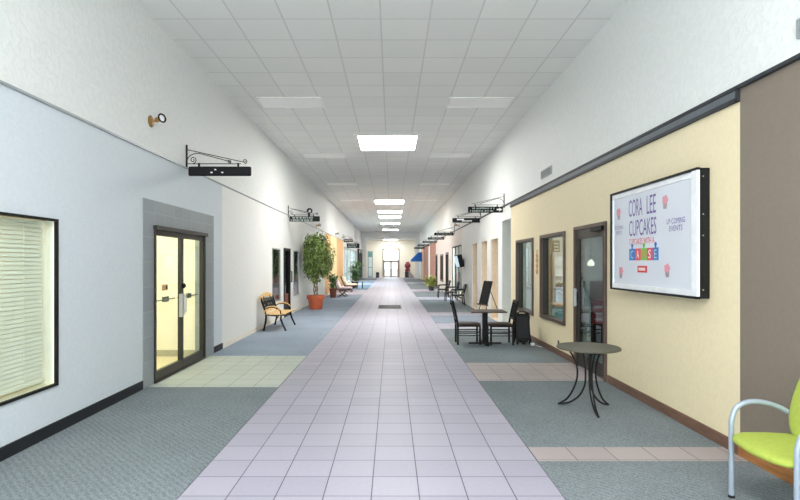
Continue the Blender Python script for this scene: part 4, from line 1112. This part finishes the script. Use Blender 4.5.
# ------------------------------------------------------------------ lime chair
t = thing('lime_armchair', 'lime green armchair with silver tube frame against the brown wall', 'chair', (2.35, 3.07, 0))
for y in (3.343, 2.80):
    b = B()
    b.tube(smoothpts([(2.152, y, 0), (2.152, y, .2), (2.152, y, .42), (2.155, y, .5), (2.185, y, .572), (2.262, y, .608), (2.36, y, .604), (2.455, y, .574), (2.53, y, .53)]), .0165, 10)
    b.build('front_leg', 'silver', t, smooth=True, world=True)
    B().lathe([(0, 0), (.02, 0), (.02, .012), (.0175, .02), (0, .02)], c=(2.152, y, 0), seg=14).build('foot_cap', 'black', t, world=True)
    b = B(); b.tube(smoothpts([(2.615, y - (y - 3.07) * .3, .8), (2.59, y - (y - 3.07) * .25, .66), (2.56, y - (y - 3.07) * .2, .53), (2.55, y - (y - 3.07) * .2, .4), (2.57, y - (y - 3.07) * .1, .2), (2.63, y, 0)]), .0165, 10)
    b.build('rear_leg', 'silver', t, smooth=True, world=True)
b = B(); b.tube([(2.17, 3.33, .375), (2.52, 3.33, .355)], .012); b.tube([(2.17, 2.81, .375), (2.52, 2.81, .355)], .012); b.tube([(2.3, 2.8, .37), (2.3, 3.34, .37)], .012)
b.build('seat_rail', 'silver', t, world=True)
m = Matrix.Rotation(math.radians(2.5), 4, 'Y')
b = B().cushion((2.34, 3.07, .405), (.215, .268, .034), .34, m)
for v in b.bm.verts:       # bowed front edge
    if v.co.x < 2.25: v.co.x -= .05 * (1 - ((v.co.y - 3.07) / .27) ** 2)
    if v.co.x < 2.25: v.co.z -= .02 * max(0, (2.25 - v.co.x) / .16)
b.build('seat', 'lime', t, smooth=True, world=True)
m = Matrix.Rotation(math.radians(14), 4, 'Y')
b = B().cushion((2.535, 3.07, .64), (.036, .272, .25), .42, m)
for v in b.bm.verts:
    f = (v.co.z - .4) / .5; v.co.y = 3.07 + (v.co.y - 3.07) * (1 - .18 * max(0, f - .5))
    v.co.x += .02 * math.sin(f * PI)
b.build('backrest', 'lime', t, smooth=True, world=True)

# ------------------------------------------------------------------ black armchairs far right
def make_armchair(label, loc):
    t = thing('black_armchair', label, 'chair', loc, PI, 'black armchairs along the right wall')
    B().box(-.2, .22, -.22, .22, .33, .38, bev=.015).build('seat', 'chair_black', t)
    B().box(-.02, .02, -.2, .2, -.15, .17, Matrix.Translation((-.24, 0, .58)) @ Matrix.Rotation(-.2, 4, 'Y'), bev=.012).build('backrest', 'chair_black', t)
    for y in (-.23, .23):
        B().tube(smoothpts([(.22, y, 0), (.2, y, .3), (.19, y, .5), (.1, y, .54), (-.22, y, .55)]), .018, 7).build('front_leg', 'iron', t, smooth=True)
        B().tube(smoothpts([(-.3, y, .74), (-.24, y, .52), (-.2, y, .34), (-.24, y, 0)]), .018, 7).build('rear_leg', 'iron', t, smooth=True)
    return t
a1 = make_armchair('black armchair by the right wall, nearest of the three', (2.33, 18.7, 0))
copy_thing(a1, (2.32, 20.6, 0), PI, 'black armchair by the right wall, middle of the three')
copy_thing(a1, (2.22, 22.7, 0), PI, 'black armchair by the right wall, farthest of the three')

# ------------------------------------------------------------------ outside, light, camera
b = B().box(-30, 30, YE + .3, YE + 60, -.2, -.1)
struct(b.build('ground_outside', 'ground'), 'pale ground outside the end doors', 'ground')
w = bpy.data.worlds.new('World'); bpy.context.scene.world = w; w.use_nodes = True
bg = w.node_tree.nodes['Background']; bg.inputs['Color'].default_value = (.88, .95, 1.0, 1); bg.inputs['Strength'].default_value = 5.0

cam = bpy.data.cameras.new('camera'); co = bpy.data.objects.new('camera', cam); C.objects.link(co)
co.location = (0, 0, H * K); co.rotation_euler = (PI / 2, 0, 0)
cam.sensor_width = 36; cam.lens = F * 36 / 800
cam.shift_x = (400 - CX) / 800; cam.shift_y = (CY - 250) / 800
cam.clip_start = .05; cam.clip_end = 500
sc = bpy.context.scene; sc.camera = co
for o in bpy.data.objects:
    if '_loc' in o: del o['_loc']
sc.view_settings.view_transform = 'Standard'; sc.view_settings.look = 'None'; sc.view_settings.gamma = 1
sc.view_settings.use_curve_mapping = False; sc.view_settings.exposure = 0.04
sc.cycles.max_bounces = 10; sc.cycles.diffuse_bounces = 6; sc.cycles.transparent_max_bounces = 12
sc.cycles.use_denoising = True; sc.cycles.sample_clamp_indirect = 6
